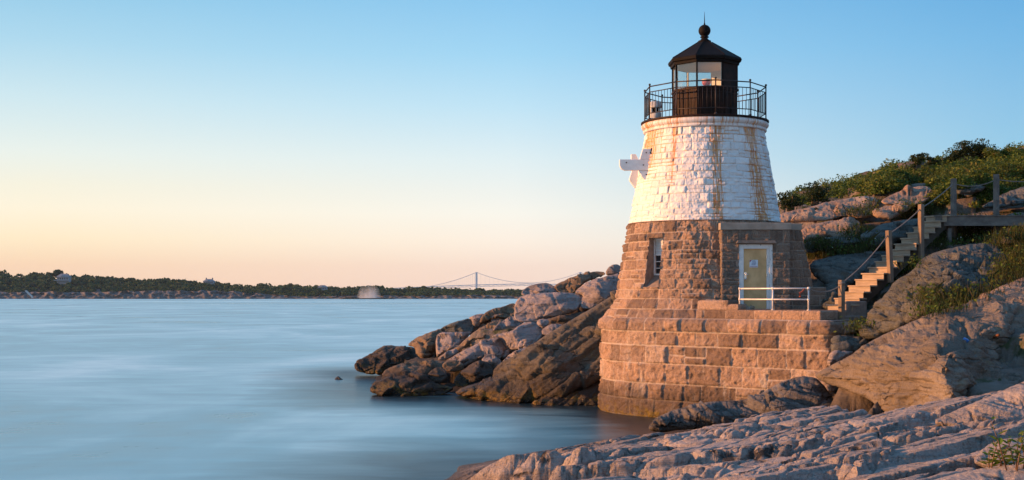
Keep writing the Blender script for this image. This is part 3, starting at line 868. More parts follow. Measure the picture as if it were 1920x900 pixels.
# upper platform course, set back along the straight wall, with a raised cap stone at its left end
def wall_run(off, s0, s1, back, rc=.06, step=.022):
    P, N = [], []
    a = nW * off + dW * s0; b = nW * off + dW * s1
    for s in np.arange(back, rc, -step): P.append(a - nW * s); N.append(-dW)
    for t_ in np.linspace(0, math.pi / 2, 7): n = -dW * math.cos(t_) + nW * math.sin(t_); P.append(a + dW * rc - nW * rc + n * rc); N.append(n)
    for s in np.arange(rc, s1 - s0 - rc, step): P.append(a + dW * s); N.append(nW)
    for t_ in np.linspace(0, math.pi / 2, 7): n = nW * math.cos(t_) + dW * math.sin(t_); P.append(b - dW * rc - nW * rc + n * rc); N.append(n)
    for s in np.arange(rc, back, step): P.append(b - nW * s); N.append(dW)
    return np.array(P), np.array(N)
def course(name, off, s0, s1, back, z0, z1, lr=(.5, 1.1), mat='granite'):
    P, N = wall_run(off, s0, s1, back)
    o = path_masonry(name, P, N, (z0, z1), [z0 - .01, z1 + .02], lr, M[mat], LH, lambda z: -.05 * np.clip((z - z1 + .06) / .06, 0, 1) ** 2, split=0, amp=.05, rounded=.05)
    plate(name + '_top', [tuple(p - n * .045) for p, n in zip(P[::3], N[::3])], z1 - .004, M[mat], o, .15)
    return o
course('upper_course', 3.22, 1.75, 6.15, 2.6, TOP - .02, 3.50)
course('cap_stone', 3.20, 1.78, 2.95, .55, 3.49, 3.80, (1.4, 1.6))
course('cap_stone', 3.20, 2.80, 3.32, .42, 3.49, 3.68, (1.4, 1.6))

# bare granite tower with its splayed foot and a slit window
def R_low(z):
    return np.interp(z, [3.0, 3.18, 3.50, 3.84, 6.42], [3.50, 3.46, 3.25, 3.06, 2.64])
lines_l = [3.0, 3.50, 3.84, 4.16, 4.50, 4.80, 5.14, 5.44, 5.76, 6.04, 6.42]
AW = math.radians(-44.5); HWD = .30
aw = HWD / 2.85
WZ0, WZ1 = 4.22, 5.86
ring_masonry('granite_tower', (3.0, 6.42), R_low, lines_l, (.34, .80), M['granite'], open_=(AW - aw, AW + aw, WZ0, WZ1), split=.22, amp=.105, depth=.03, mw=.02, nfreq=4.2)

# white painted tower
def R_up(z): return np.interp(z, [6.42, 9.60], [2.60, 2.03])
lines_w = [6.42]
while lines_w[-1] < 9.45: lines_w.append(lines_w[-1] + rng.uniform(.19, .29))
lines_w[-1] = 9.62
def rust_f(TH, ZZ, mo, tn):
    v = np.degrees(TH - VIEW_A)                                       # angle from the side facing the path
    top = sstep(6.3, 9.6, ZZ)
    streak = fbm(TH * 24, ZZ * .8, TH * 0 + 3, 4); fine = fbm(TH * 70, ZZ * 1.2, TH * 0 + 9, 4)
    def zone(c, w, lo): return np.exp(-((v - c + 1.5 * streak) / w) ** 2) * sstep(lo - .6, lo + .9, ZZ)
    z = 1.2 * zone(10, 4.8, 5.6) + 1.4 * zone(48, 8.0, 5.4) + .8 * zone(-28, 2.6, 7.4) + 1.2 * zone(-62, 12, 8.2) + .35 * zone(-45, 30, 7.8) + .45 * zone(70, 8, 7) + .5 * zone(20, 20, 8.9)
    joint = np.clip(mo * 3, 0, 1)
    grow = np.clip(z * (.62 + 1.3 * fine), 0, 1)
    r = np.clip(joint * (np.clip(z * 2.0, 0, 1) + .18 * np.clip(.4 + streak, 0, 1) * (v < 5)) + np.clip(grow * 1.3, 0, 1) * sstep(.15, .6, grow) * .85, 0, .95)
    return r
ring_masonry('white_tower', (6.42, 9.62), R_up, lines_w, (.18, .62), M['white'], step=.018, split=.35, amp=.055, depth=.014, mw=.013, rounded=.03, nfreq=4.2, rust=rust_f)
# ledge where the white stone begins
MB().lathe([(2.55, 6.405), (2.66, 6.405), (2.655, 6.43), (2.58, 6.44)], n=160).build('water_table', M['granite'], LH)

# rolled cornice (masonry-smooth, with rust runs) and iron gallery deck
def make_cornice():
    prof = [(2.0, 9.58), (2.10, 9.575), (2.12, 9.60), (2.12, 9.655), (2.09, 9.67), (2.11, 9.69), (2.155, 9.72), (2.185, 9.77), (2.19, 9.82), (2.165, 9.86), (2.12, 9.89), (2.0, 9.895)]
    # denser profile
    pr = []
    for (r0, z0), (r1, z1) in zip(prof, prof[1:]):
        for k in range(3): pr.append((r0 + (r1 - r0) * k / 3, z0 + (z1 - z0) * k / 3))
    pr.append(prof[-1]); pr = np.array(pr)
    nu = 640; th = np.linspace(-math.pi, math.pi, nu, endpoint=False)
    TH = np.tile(th, (len(pr), 1)); R = np.tile(pr[:, :1], (1, nu)); ZZ = np.tile(pr[:, 1:], (1, nu))
    R = R + .008 * fbm(TH * 9, ZZ * 9, TH * 0, 4)
    V = np.stack([R * np.sin(TH), -R * np.cos(TH), ZZ], -1).reshape(-1, 3)
    v = np.degrees(TH - VIEW_A)
    s = fbm(TH * 22, ZZ * .6, TH * 0 + 3, 4); s2 = fbm(TH * 60, ZZ * .9, TH * 0 + 7, 3)
    z = .35 + .9 * np.exp(-((v - 14) / 11) ** 2) + .6 * np.exp(-((v - 50) / 6) ** 2) + .9 * np.exp(-((v + 30) / 7) ** 2) + 1.0 * np.exp(-((v + 66) / 20) ** 2) + .5 * np.exp(-((v - 75) / 8) ** 2)
    rust = np.clip((s * 1.6 + s2 * 1.3 + .3) * z, 0, .9) * sstep(9.52, 9.7, ZZ)
    mesh_np('cornice', V, grid_quads(len(pr), nu, True), M['white'], LH, True, {'tone': TH * 0 + .5, 'mortar': TH * 0, 'rust': rust})
make_cornice()
MB().lathe([(.9, 9.886), (2.16, 9.886), (2.20, 9.90), (2.20, 9.945), (2.17, 9.955), (.9, 9.955)], n=128).build('gallery_deck', M['rustiron'], LH)

# gallery railing
DECK = 9.955
rail = bpy.data.objects.new('gallery_railing', None); col.objects.link(rail); rail.parent = LH
RR = 2.10; post_a = [VIEW_A + math.radians(10 + 36 * k) for k in range(10)]
pp = lambda a, r=RR: (r * math.sin(a), -r * math.cos(a))
for a in post_a:
    x, y = pp(a); mb = MB()
    mb.tube([(x, y, DECK - .02), (x, y, DECK + 1.17)], .022, 8)
    mb.lathe([(.0, 0), (.03, .01), (.042, .04), (.03, .07), (0, .08)], (x, y, DECK + 1.155), 10)
    mb.lathe([(.05, 0), (.05, .02), (.03, .06)], (x, y, DECK), 10)
    mb.build('railing_post', M['rail_iron'], rail, True)
for zz, r in ((DECK + 1.13, .021), (DECK + .94, .017), (DECK + .22, .017)):
    MB_ = MB()
    for k in range(10):
        x0, y0 = pp(post_a[k]); x1, y1 = pp(post_a[(k + 1) % 10]); MB_.tube([(x0, y0, zz), (x1, y1, zz)], r, 8)
    MB_.build('rail', M['rail_iron'], rail, True)
nb = 0
for k in range(10):
    x0, y0 = pp(post_a[k]); x1, y1 = pp(post_a[(k + 1) % 10])
    for j in range(1, 9):
        f = j / 9; x, y = x0 + (x1 - x0) * f, y0 + (y1 - y0) * f
        MB().tube([(x, y, DECK + .22), (x, y, DECK + .94)], .0085, 6).build('baluster', M['rail_iron'], rail, True)

# lantern room: an octagon of plates below, panes above, two solid panels
OA = [VIEW_A + math.radians(-13 + 45 * k) for k in range(8)]
RL = 1.15
ov = lambda k, z, r=RL: (r * math.sin(OA[k % 8]), -r * math.cos(OA[k % 8]), z)
lant = bpy.data.objects.new('lantern_room', None); col.objects.link(lant); lant.parent = LH
SILL, HEAD = 11.02, 11.88
for k in range(8):
    mb = MB(); a, b = ov(k, DECK - .01), ov(k + 1, DECK - .01); c, d = ov(k, DECK - .01, RL - .06), ov(k + 1, DECK - .01, RL - .06)
    mb.prism([a, b, d, c], (0, 0, SILL - DECK))
    ia, ib = Vector(ov(k, 0)), Vector(ov(k + 1, 0)); dr = (ib - ia).normalized(); nn = Vector((dr.y, -dr.x, 0))
    m_ = (ia + ib) / 2
    for f in (-.30, .06): mb.box(m_ + dr * f + nn * .012 + Vector((0, 0, (DECK + SILL) / 2)), (.018, .012, .46), basis=(dr, nn, (0, 0, 1)))
    mb.box(m_ + nn * .015 + Vector((0, 0, SILL - .14)), (.42, .012, .02), basis=(dr, nn, (0, 0, 1)))
    mb.build('wall_plate', M['rustiron'], lant)
    if k in (1, 2, 3):
        mb = MB(); a, b = ov(k, SILL), ov(k + 1, SILL); c, d = ov(k, SILL, RL - .05), ov(k + 1, SILL, RL - .05)
        mb.prism([a, b, d, c], (0, 0, HEAD - SILL)); mb.build('solid_panel', M['rustiron'], lant)
        mb = MB(); a, b = ov(k, SILL, RL - .053), ov(k + 1, SILL, RL - .053); c, d = ov(k, SILL, RL - .075), ov(k + 1, SILL, RL - .075)
        mb.prism([a, b, d, c], (0, 0, HEAD - SILL)); mb.build('inner_lining', M['cream'], lant)
    else:
        mb = MB(); a, b = ov(k, SILL, RL - .02), ov(k + 1, SILL, RL - .02); c, d = ov(k, SILL, RL - .03), ov(k + 1, SILL, RL - .03)
        mb.prism([a, b, d, c], (0, 0, HEAD - SILL)); mb.build('pane', M['glass'], lant)
    x, y, _ = ov(k, 0, RL - .02)
    o = MB().box((x, y, (SILL + HEAD) / 2), (.026, .03, (HEAD - SILL) / 2), OA[k]).build('corner_post', M['iron'], lant)
    o = MB().box((x * .965, y * .965, (SILL + HEAD) / 2), (.022, .018, (HEAD - SILL) / 2 - .01), OA[k]).build('post_lining', M['cream'], lant)
mb = MB(); r0 = RL + .035
mb.lathe([(RL - .1, SILL - .05), (r0, SILL - .05), (r0, SILL + .02), (RL - .1, SILL + .02)], (0, 0, 0), 8, OA[0]); mb.build('window_sill', M['rustiron'], lant)
MB().lathe([(0.02, HEAD - .02), (RL - .03, HEAD - .02), (RL - .03, HEAD), (.02, HEAD)], (0, 0, 0), 8, OA[0]).build('lantern_ceiling', M['cream'], lant)
MB().lathe([(0.02, SILL - .09), (RL - .08, SILL - .09), (RL - .08, SILL - .075), (.02, SILL - .075)], (0, 0, 0), 8, OA[0]).build('lantern_floor', M['cream'], lant)
# roof: cornice rim, eight slopes, ball finial and spike
roof = MB().lathe([(RL - .02, HEAD - .015), (RL + .06, HEAD - .01), (RL + .075, HEAD + .07), (RL + .13, HEAD + .10), (RL + .155, HEAD + .19), (RL + .12, HEAD + .225),
                   (.26, 12.72), (.2, 12.735)], (0, 0, 0), 8, OA[0]).build('lantern_roof', M['iron'], LH)
for k in range(8):
    a = ov(k, HEAD + .225, RL + .12); b = ov(k, 12.72, .26)
    MB().tube([a, b], .018, 6).build('roof_rib', M['iron'], roof)
MB().lathe([(.20, 12.71), (.225, 12.73), (.225, 12.78), (.17, 12.80), (.125, 12.84), (.10, 12.88), (.15, 12.90), (.15, 12.925), (.11, 12.95)]
           + [(.21 * math.sin(a), 13.135 - .21 * math.cos(a)) for a in np.linspace(.5, math.pi - .12, 14)] + [(.03, 13.36), (.03, 13.39)], n=32).build('ball_finial', M['iron'], roof, True)
MB().tube([(0, 0, 13.36), (0, 0, 13.5), (0, 0, 13.80)], [.018, .014, .004], 8).build('lightning_rod', M['iron'], roof, True)
# beacon inside
bx, by = .05 * 1, -.1
bea = MB().lathe([(.0, 0), (.10, .0), (.13, .03), (.155, .10), (.15, .13), (.05, .15), (0, .15)], (bx, by, 11.22), 24).build('beacon', M['red_lens'], lant, True)
MB().lathe([(.0, .15), (.17, .15), (.18, .17), (.17, .21), (.05, .235), (0, .235)], (bx, by, 11.22), 24).build('beacon_cap', M['cream'], bea, True)
MB().tube([(bx, by, SILL - .08), (bx, by, 11.225)], .025, 10).build('beacon_stand', M['iron'], bea, True)
MB().tube([(bx, by, SILL - .08), (bx, by, SILL + .08)], [.12, .10], 12).build('beacon_foot', M['cream'], bea, True)

# fog signal on the gallery
fa = VIEW_A + math.radians(-97); fr_ = 1.72
fx, fy = fr_ * math.sin(fa), -fr_ * math.cos(fa)
FS = empty('fog_signal', (C0.x + fx, C0.y + fy, DECK), 'pale grey drum-shaped fog signal with a domed cap on the lighthouse gallery', 'fog horn')
MB().lathe([(0, 0), (.16, 0), (.16, .09), (.12, .10), (0, .10)], n=24).build('pedestal', M['rail_iron'], FS, True)
MB().lathe([(0, .10), (.20, .10), (.205, .12), (.205, .38), (.19, .40), (0, .40)], n=32).build('lower_drum', M['horn'], FS, True)
MB().lathe([(0, .56), (.205, .56), (.21, .58), (.21, .66), (.205, .66), (.20, .74), (.15, .79), (.05, .805), (0, .805)], n=32).build('domed_cap', M['horn'], FS, True)
MB().lathe([(0, .40), (.12, .40), (.12, .56), (0, .56)], n=24).build('horn_throat', M['iron'], FS, True)
for k in range(6):
    a = k * math.pi / 3
    MB().box((.185 * math.sin(a), -.185 * math.cos(a), .48), (.022, .012, .085), a).build('spacer', M['horn'], FS)

# timber bracket on the seaward side: crossed planks with a long arm
br = bpy.data.objects.new('bracket', None); col.objects.link(br); br.parent = LH
def plank(name, pts, y0, th, parent=br): return MB().prism([(x, y0, z) for x, z in pts], (0, th, 0)).build(name, M['white_paint'], parent, bevel=.012)
plank('bracket_arm', [(-3.03, 8.57), (-1.95, 8.57), (-1.95, 8.20), (-2.86, 8.20), (-2.97, 8.25), (-3.03, 8.36)], -.98, .20)
plank('upright', [(-2.34, 8.58), (-2.24, 8.93), (-1.85, 8.93), (-1.85, 8.58)], -.95, .26)
plank('upright_foot', [(-2.36, 8.195), (-1.85, 8.195), (-1.95, 7.83), (-2.14, 7.83), (-2.28, 8.0)], -.95, .26)
bm_ = MB()
for x, z in ((-2.12, 8.80), (-1.98, 8.80), (-2.22, 8.38), (-2.0, 8.38), (-2.12, 8.05), (-2.0, 8.05), (-2.8, 8.46)): bm_.tube([(x, -.90, z), (x, -1.0 if z < 8.6 and z > 8.2 else -.97, z)], .022, 8)
bm_.build('bolt', M['rustiron'], br, True)
MB().bbox((-1.965, -.99, 7.85), (-1.93, -.66, 8.95)).build('iron_strap', M['rustiron'], br)
plank('rear_plank', [(-2.54, 8.86), (-2.38, 8.86), (-2.2, 8.5), (-2.2, 8.0), (-2.36, 7.68), (-2.42, 7.70), (-2.60, 7.95), (-2.60, 8.02), (-2.52, 8.25)], .05, .24)

# slit window
def radial(a, r, z): return (r * math.sin(a), -r * math.cos(a), z)
def slit():
    n = Vector((math.sin(AW), -math.cos(AW), 0)); tdir = Vector((math.cos(AW), math.sin(AW), 0)); up = Vector((0, 0, 1))
    fr = bpy.data.objects.new('slit_window', None); col.objects.link(fr); fr.parent = LH
    dep = 2.36; w = .30
    rev = MB()
    r0_, r1_ = float(R_low(WZ0)) - .05, float(R_low(WZ1)) - .05
    for sgn in (-1, 1):     # stone jambs from just inside the wall face to the frame
        prof_ = [n * dep + up * (WZ0 - .1), n * r0_ + up * (WZ0 - .1), n * r1_ + up * (WZ1 + .02), n * dep + up * (WZ1 + .02)]
        rev.prism([q + tdir * (sgn * (w - .004)) for q in prof_], tdir * (sgn * .12))
    rev.box(n * ((r1_ - .02 + dep) / 2) + up * (WZ1 + .03), ((r1_ - .02 - dep) / 2, w + .1, .04), basis=(n, tdir, up))
    rev.build('jamb', M['granite_plain'], fr)
    s = MB(); p = [n * 2.97 + up * (WZ0 - .04), n * dep + up * (WZ0 + .42), n * dep + up * (WZ0 - .1), n * 2.85 + up * (WZ0 - .1)]
    s.prism([q - tdir * (w + .02) for q in p], tdir * (2 * w + .04)); s.build('sloping_sill', M['granite_plain'], fr)
    f = MB(); zb = WZ0 + .40
    for sgn in (-1, 1): f.box(n * (dep + .05) + tdir * (sgn * (w - .024)) + up * ((zb + WZ1) / 2), (.04, .024, (WZ1 - zb) / 2), basis=(n, tdir, up))
    for z in (zb + .03, WZ1 - .03, WZ1 - .55): f.box(n * (dep + .05) + up * z, (.038, w - .07, .028), basis=(n, tdir, up))
    for z in (zb + .24, zb + .46): f.box(n * (dep + .05) + up * z, (.03, w - .07, .012), basis=(n, tdir, up))
    f.box(n * (dep + .05) + up * ((zb + WZ1 - .55) / 2), (.028, .012, (WZ1 - .55 - zb) / 2 - .03), basis=(n, tdir, up))
    f.build('window_frame', M['white_paint'], fr)
    MB().box(n * (dep + .02) + up * ((zb + WZ1) / 2), (.006, w - .05, (WZ1 - zb) / 2 - .02), basis=(n, tdir, up)).build('pane', M['darkglass'], fr)
    l = MB()
    for k in range(9):
        z = WZ1 - .085 - k * .054
        ax = (n * .55 - up * .83).normalized(); l.box(n * (dep + .06) + up * z, (.034, w - .075, .006), basis=(ax, tdir, ax.cross(tdir)))
    l.build('louver', M['white_paint'], fr)
M['granite_plain'] = mat_plain('reveal_granite', (.27, .215, .18), .9, var=.35, scale=7, bump=.6)
slit()

# entrance porch
PY, PX0, PX1, PZ1 = -3.10, .075, 2.315, 6.07
DX0, DX1, DZ0, DZ1 = .645, 1.745, 3.50, 5.60
def rect_run(pts, rc=.04, step=.02):
    P, N = [], []
    pts = [np.array(p, float) for p in pts]
    for i in range(len(pts) - 1):
        a, b = pts[i], pts[i + 1]; d = (b - a) / np.linalg.norm(b - a); n = np.array([d[1], -d[0]])
        L = np.linalg.norm(b - a)
        for s in np.arange(rc if i else 0, L - (rc if i < len(pts) - 2 else 0), step): P.append(a + d * s); N.append(n)
        if i < len(pts) - 2:
            d2 = (pts[i + 2] - b) / np.linalg.norm(pts[i + 2] - b); n2 = np.array([d2[1], -d2[0]])
            c = b - d * rc - n * rc
            for t_ in np.linspace(0, 1, 6): m = n * math.cos(t_ * math.pi / 2) + n2 * math.sin(t_ * math.pi / 2); P.append(c + m * rc); N.append(m)
    return np.array(P), np.array(N)
porch = bpy.data.objects.new('porch', None); col.objects.link(porch); porch.parent = LH
P, N = rect_run([(PX0, -2.2), (PX0, PY), (PX1, PY), (PX1, -1.2)])
lp = [3.3, 3.66, 3.98, 4.27, 4.52, 4.83, 5.08, 5.34, 5.62, PZ1]
path_masonry('porch_wall', P, N, (3.3, PZ1), lp, (.34, .75), M['granite_grey'], porch, split=.2, amp=.045, depth=.022, mw=.018, step=.022,
             hole=lambda c: (c[:, 0] > DX0) & (c[:, 0] < DX1) & (c[:, 2] < DZ1) & (c[:, 1] < -2.9))
MB().bbox((PX0 - .03, PY - .035, PZ1 + .002), (PX1 + .03, -1.1, 6.30)).build('porch_coping', M['concrete'], porch, bevel=.015)
MB().prism([(DX0 - .10, PY - .10, 5.63), (DX1 + .12, PY - .10, 5.63), (DX1 + .06, PY - .10, 5.72), (DX0 - .04, PY - .10, 5.72)], (0, .16, 0)).build('door_hood', M['granite_plain'], porch, bevel=.01)
rv = MB()
rv.bbox((DX0 - .08, PY + .012, DZ0), (DX0 - .002, PY + .3, DZ1)); rv.bbox((DX1 + .002, PY + .012, DZ0), (DX1 + .08, PY + .3, DZ1)); rv.bbox((DX0 - .08, PY + .012, DZ1 + .002), (DX1 + .08, PY + .3, DZ1 + .09))
rv.build('door_reveal', M['granite_plain'], porch)
df = MB()
df.bbox((DX0, PY + .02, DZ0), (DX0 + .165, PY + .14, DZ1)); df.bbox((DX1 - .10, PY + .02, DZ0), (DX1, PY + .14, DZ1)); df.bbox((DX1 - .19, PY + .045, DZ0), (DX1 - .102, PY + .14, DZ1 - .10)); df.bbox((DX0 + .167, PY + .02, DZ1 - .14), (DX1 - .102, PY + .14, DZ1))
t = NT('peeling_white_paint'); P_ = t.pos()
pc = t.mix(t.rng(t.noise(t.mapping(P_, (3, 3, 1.2)), 5, 4, .6, .6), .64, .66), t.ramp(t.noise(P_, 4, 4, .6), [(.3, (.62, .62, .61)), (.7, (.76, .76, .75))]), (.14, .12, .11, 1))
M['peel'] = t.set(color=pc, rough=.6)
df.build('door_frame', M['peel'], porch, bevel=.006)
door = MB().bbox((DX0 + .167, PY + .07, DZ0 + .02), (DX1 - .192, PY + .12, DZ1 - .142)).build('door', M['brass'], porch)
hx = DX0 + .225
mb = MB(); mb.bbox((hx - .035, PY + .05, 4.45), (hx + .035, PY + .069, 4.70)); mb.build('lock_plate', M['chrome'], door)
mb = MB()
mb.tube([(hx, PY + .05, 4.64), (hx, PY - .01, 4.64)], .022, 10); mb.tube([(hx, PY - .01, 4.64), (hx + .10, PY - .015, 4.62)], .016, 8); mb.build('handle', M['chrome'], door, True)
MB().tube([(hx, PY + .05, 4.49), (hx, PY + .02, 4.49)], .035, 14).build('deadbolt', M['chrome'], door, True)
for z in (3.9, 4.6, 5.2): MB().tube([(DX1 - .188, PY + .04, z - .05), (DX1 - .188, PY + .04, z + .05)], .014, 8).build('hinge', M['chrome'], door)
nt = MB(); nx0, nx1, nz0, nz1 = 1.005, 1.275, 4.86, 5.10
nt.prism([(nx0, PY + .062, nz0), (nx1, PY + .062, nz0), (nx1, PY + .062, nz1), (nx0, PY + .062, nz1)], (0, .007, 0))
notice = nt.build('notice', M['paper'], door)
k = MB()
for i, (a, b, z) in enumerate([(.09, .19, .215), (.085, .205, .185), (.075, .21, .15), (.07, .215, .125), (.06, .20, .10), (.07, .19, .075)]):
    k.bbox((nx0 + a, PY + .058, nz0 + z - .006), (nx0 + b, PY + .0617, nz0 + z + .006))
k.build('lettering', M['ink'], notice)
MB().prism([(nx0 + .005, PY + .058, nz1 - .005), (nx0 + .075, PY + .058, nz1 - .005), (nx0 + .005, PY + .058, nz1 - .085)], (0, .0035, 0)).build('red_corner', M['red_ink'], notice)
MB().bbox((nx0 + .01, PY + .058, nz0 + .02), (nx1 - .01, PY + .0617, nz0 + .032)).build('red_line', M['red_ink'], notice)
MB().bbox((DX0 - .02, PY - .10, 3.44), (DX1 + .02, PY + .2, 3.515)).build('doorstep', M['granite_plain'], porch, bevel=.015)
# battered wing wall right of the porch
def wing(name, zs, lines, xr, y, parent):
    P, N = rect_run([(PX1 - .12, y), (PX1 + 1.0, y), (PX1 + 1.0, y + 1.8)])
    o = path_masonry(name, P, N, zs, lines, (.3, .62), M['granite_grey'], parent, split=.1, amp=.04, depth=.02, mw=.018, step=.022)
    n = len(o.data.vertices); co = np.empty(n * 3, np.float32); o.data.vertices.foreach_get('co', co); co = co.reshape(-1, 3)
    w = xr(co[:, 2]); co[:, 0] = PX1 - .12 + (co[:, 0] - (PX1 - .12)) * (w + .12) / 1.12
    o.data.vertices.foreach_set('co', co.ravel()); o.data.update(); return o
wing('wing_wall', (4.22, 6.07), [4.22, 4.52, 4.83, 5.08, 5.42, 5.70, 6.07], lambda z: np.interp(z, [4.2, 6.07], [.80, .40]), PY + .22, LH)
MB().bbox((PX1 + .032, PY + .20, 6.072), (PX1 + .42, -.9, 6.285)).build('wing_coping', M['concrete'], LH, bevel=.012)
wing('wing_foot', (3.2, 4.22), [3.2, 3.62, 3.95, 4.22], lambda z: np.interp(z, [3.2, 4.22], [1.30, 1.22]), PY + .20, LH)
MB().bbox((PX1 - .1, PY + .24, 4.16), (PX1 + 1.2, -1.2, 4.215)).build('wing_foot_top', M['concrete'], LH)

# ------------------------------------------------------------------ pipe railing on the platform edge
def on_wall(off, s, z): p = nW * off + dW * s; return Vector((C0.x + p[0], C0.y + p[1], z))
def s_for_px(off, px):
    lo, hi = -2.0, 8.0
    for _ in range(50):
        m = (lo + hi) / 2; p = on_wall(off, m, 0); x = HX + FPX * p.x / p.y
        if x < px: lo = m
        else: hi = m
    return lo
ps = [s_for_px(3.02, x) for x in (1387, 1449, 1516)]
b0 = on_wall(3.02, ps[0], 3.5)
PR = empty('pipe_railing', b0, 'low pale pipe railing on the granite platform in front of the door', 'railing')
ZT, ZM = 4.165, 3.83
for s in ps:
    p = on_wall(3.02, s, 3.5) - b0
    mb = MB(); mb.tube([p + Vector((0, 0, -.03)), p + Vector((0, 0, ZT - 3.5))], .026, 10); mb.tube([p + Vector((0, 0, -.01)), p + Vector((0, 0, .02))], .055, 12)
    for z in (ZT, ZM): mb.lathe([(0, -.045), (.038, -.04), (.038, .04), (0, .045)], (p.x, p.y, z - 3.5), 10)
    mb.build('post', M['pipe'], PR, True)
for z in (ZT, ZM):
    a = on_wall(3.02, ps[0], z) - b0; b = on_wall(3.02, ps[2], z) - b0
    MB().tube([a, b], .024, 10).build('rail', M['pipe'], PR, True)
RAIL_END = on_wall(3.02, ps[2], ZT)
# ------------------------------------------------------------------ outcrops and ledges on the right
def Z(zx, zy, sc, ox, oy): return (ox + zx / sc, oy + zy / sc)
def zl(pts, sc, ox, oy): return [Z(x, y, sc, ox, oy) for x, y in pts]
z3 = lambda p: zl(p, 3.0, 1100, 520)
z4 = lambda p: zl(p, 2.904, 1440, 250)
z5 = lambda p: zl(p, 2.648, 1500, 440)
z6 = lambda p: zl(p, 2.813, 640, 480)

outline_rock('rock_ledge', z3([(345, 850), (375, 800), (450, 760), (560, 725), (700, 697), (880, 692), (960, 665), (1050, 612), (1090, 588), (1200, 555), (1290, 562), (1345, 620), (1400, 700), (1420, 760), (1300, 800),
    (1000, 830), (700, 850), (500, 860), (420, 875), (370, 868)]), 34.0, 36.2, 'dark_ledge', bulge=.9, thick=1.5, rough=.09, lay=.34, bed=(.30, -.15, 1), period=.22, facet=.16, fscale=1.3, seed=3, step=1.6,
    label='dark cracked ledge wedged between the granite base and the pinkish front ledge', cat='rock ledge')
outline_rock('rock_outcrop', z5([(75, 692), (140, 655), (250, 600), (330, 540), (430, 490), (560, 430), (700, 372), (850, 332), (1000, 300), (1112, 275), (1260, 250), (1300, 650), (1112, 730), (1060, 760), (960, 812),
    (860, 845), (800, 880), (700, 960), (600, 960), (480, 930), (400, 870), (340, 815), (230, 772), (140, 742), (82, 712)]), 30, 34, 'outcrop', bulge=.8, thick=3.0, rough=.17, lay=.15, bed=(.35, .1, 1), period=.30,
    facet=.16, fscale=.7, seed=8, step=1.8, bw=30,
    ctrl=[(*Z(75, 700, 2.648, 1500, 440), 35.2), (*Z(250, 620, 2.648, 1500, 440), 33.4), (*Z(250, 760, 2.648, 1500, 440), 33.2), (*Z(450, 640, 2.648, 1500, 440), 31.4), (*Z(480, 850, 2.648, 1500, 440), 31.0), (*Z(650, 560, 2.648, 1500, 440), 30.6),
          (*Z(725, 640, 2.648, 1500, 440), 28.9), (*Z(770, 780, 2.648, 1500, 440), 28.5), (*Z(600, 900, 2.648, 1500, 440), 29.6), (*Z(850, 640, 2.648, 1500, 440), 30.6), (*Z(1000, 640, 2.648, 1500, 440), 32.2), (*Z(1112, 620, 2.648, 1500, 440), 33.0), (*Z(850, 770, 2.648, 1500, 440), 29.9),
          (*Z(1112, 730, 2.648, 1500, 440), 29.6), (*Z(1000, 480, 2.648, 1500, 440), 32.6), (*Z(560, 432, 2.648, 1500, 440), 34.4), (*Z(850, 335, 2.648, 1500, 440), 35), (*Z(1112, 280, 2.648, 1500, 440), 35), (*Z(1260, 260, 2.648, 1500, 440), 35), (*Z(1280, 640, 2.648, 1500, 440), 31)],
    label='huge smooth tan outcrop with a shaded right flank, sloping down from the right edge', cat='rock outcrop')
outline_rock('rock_outcrop', z5([(835, 345), (900, 300), (1010, 250), (1112, 210), (1240, 165), (1260, 330), (1112, 340), (1000, 352), (900, 352)]), 34.2, 36.2, 'hillrock', bulge=.6, thick=1.6, rough=.07, lay=.10,
    bed=(.4, 0, 1), seed=14, facet=.08, label='sunlit lens-shaped outcrop at the right edge above the huge tan outcrop', cat='rock outcrop')
outline_rock('rock_outcrop', z5([(300, 500), (330, 400), (420, 300), (470, 230), (560, 180), (600, 120), (660, 90), (720, 75), (800, 55), (870, 45), (940, 40), (985, 60), (1015, 100), (1060, 95), (1130, 90), (1240, 60), (1260, 300), (960, 300), (900, 310),
    (850, 345), (700, 395), (600, 430), (520, 460), (400, 500), (345, 520)]), 36, 40, 'slab', bulge=1.1, thick=2.0, rough=.16, lay=.26, bed=(.35, .05, 1), period=.34, facet=.42, fscale=.75, seed=21, bw=32,
    ctrl=[(*Z(310, 500, 2.648, 1500, 440), 38.5), (*Z(430, 380, 2.648, 1500, 440), 38.6), (*Z(560, 300, 2.648, 1500, 440), 37.6), (*Z(700, 230, 2.648, 1500, 440), 37.2), (*Z(750, 330, 2.648, 1500, 440), 36.6), (*Z(900, 220, 2.648, 1500, 440), 38.2), (*Z(980, 120, 2.648, 1500, 440), 39.6),
          (*Z(600, 130, 2.648, 1500, 440), 39.8), (*Z(870, 50, 2.648, 1500, 440), 40.5), (*Z(520, 450, 2.648, 1500, 440), 36.6), (*Z(1200, 100, 2.648, 1500, 440), 40), (*Z(1200, 290, 2.648, 1500, 440), 37)],
    label='rounded grey-green outcrop right of the wooden stairs, split by dark cracks', cat='rock outcrop')
outline_rock('rock_outcrop', [(1742, 792), (1800, 765), (1850, 745), (1885, 730), (1925, 712), (1990, 690), (2010, 850), (1920, 835), (1870, 818), (1800, 808)], 22.5, 25, 'ledge', bulge=.6, thick=1.4, rough=.07, lay=.10, seed=31, facet=.18, bed=(.3, .1, 1),
    label='sunlit pinkish outcrop at the right edge under the huge tan outcrop', cat='rock outcrop')
outline_rock('boulder', [(1730, 905), (1800, 886), (1870, 873), (1930, 868), (2000, 858), (2000, 960), (1730, 960)], 10.4, 11.2, 'ledge', bulge=.35, thick=.8, rough=.03, lay=.025, seed=33, facet=.04, step=2.2,
    label='smooth pale boulder cut off by the bottom right corner', group=None)
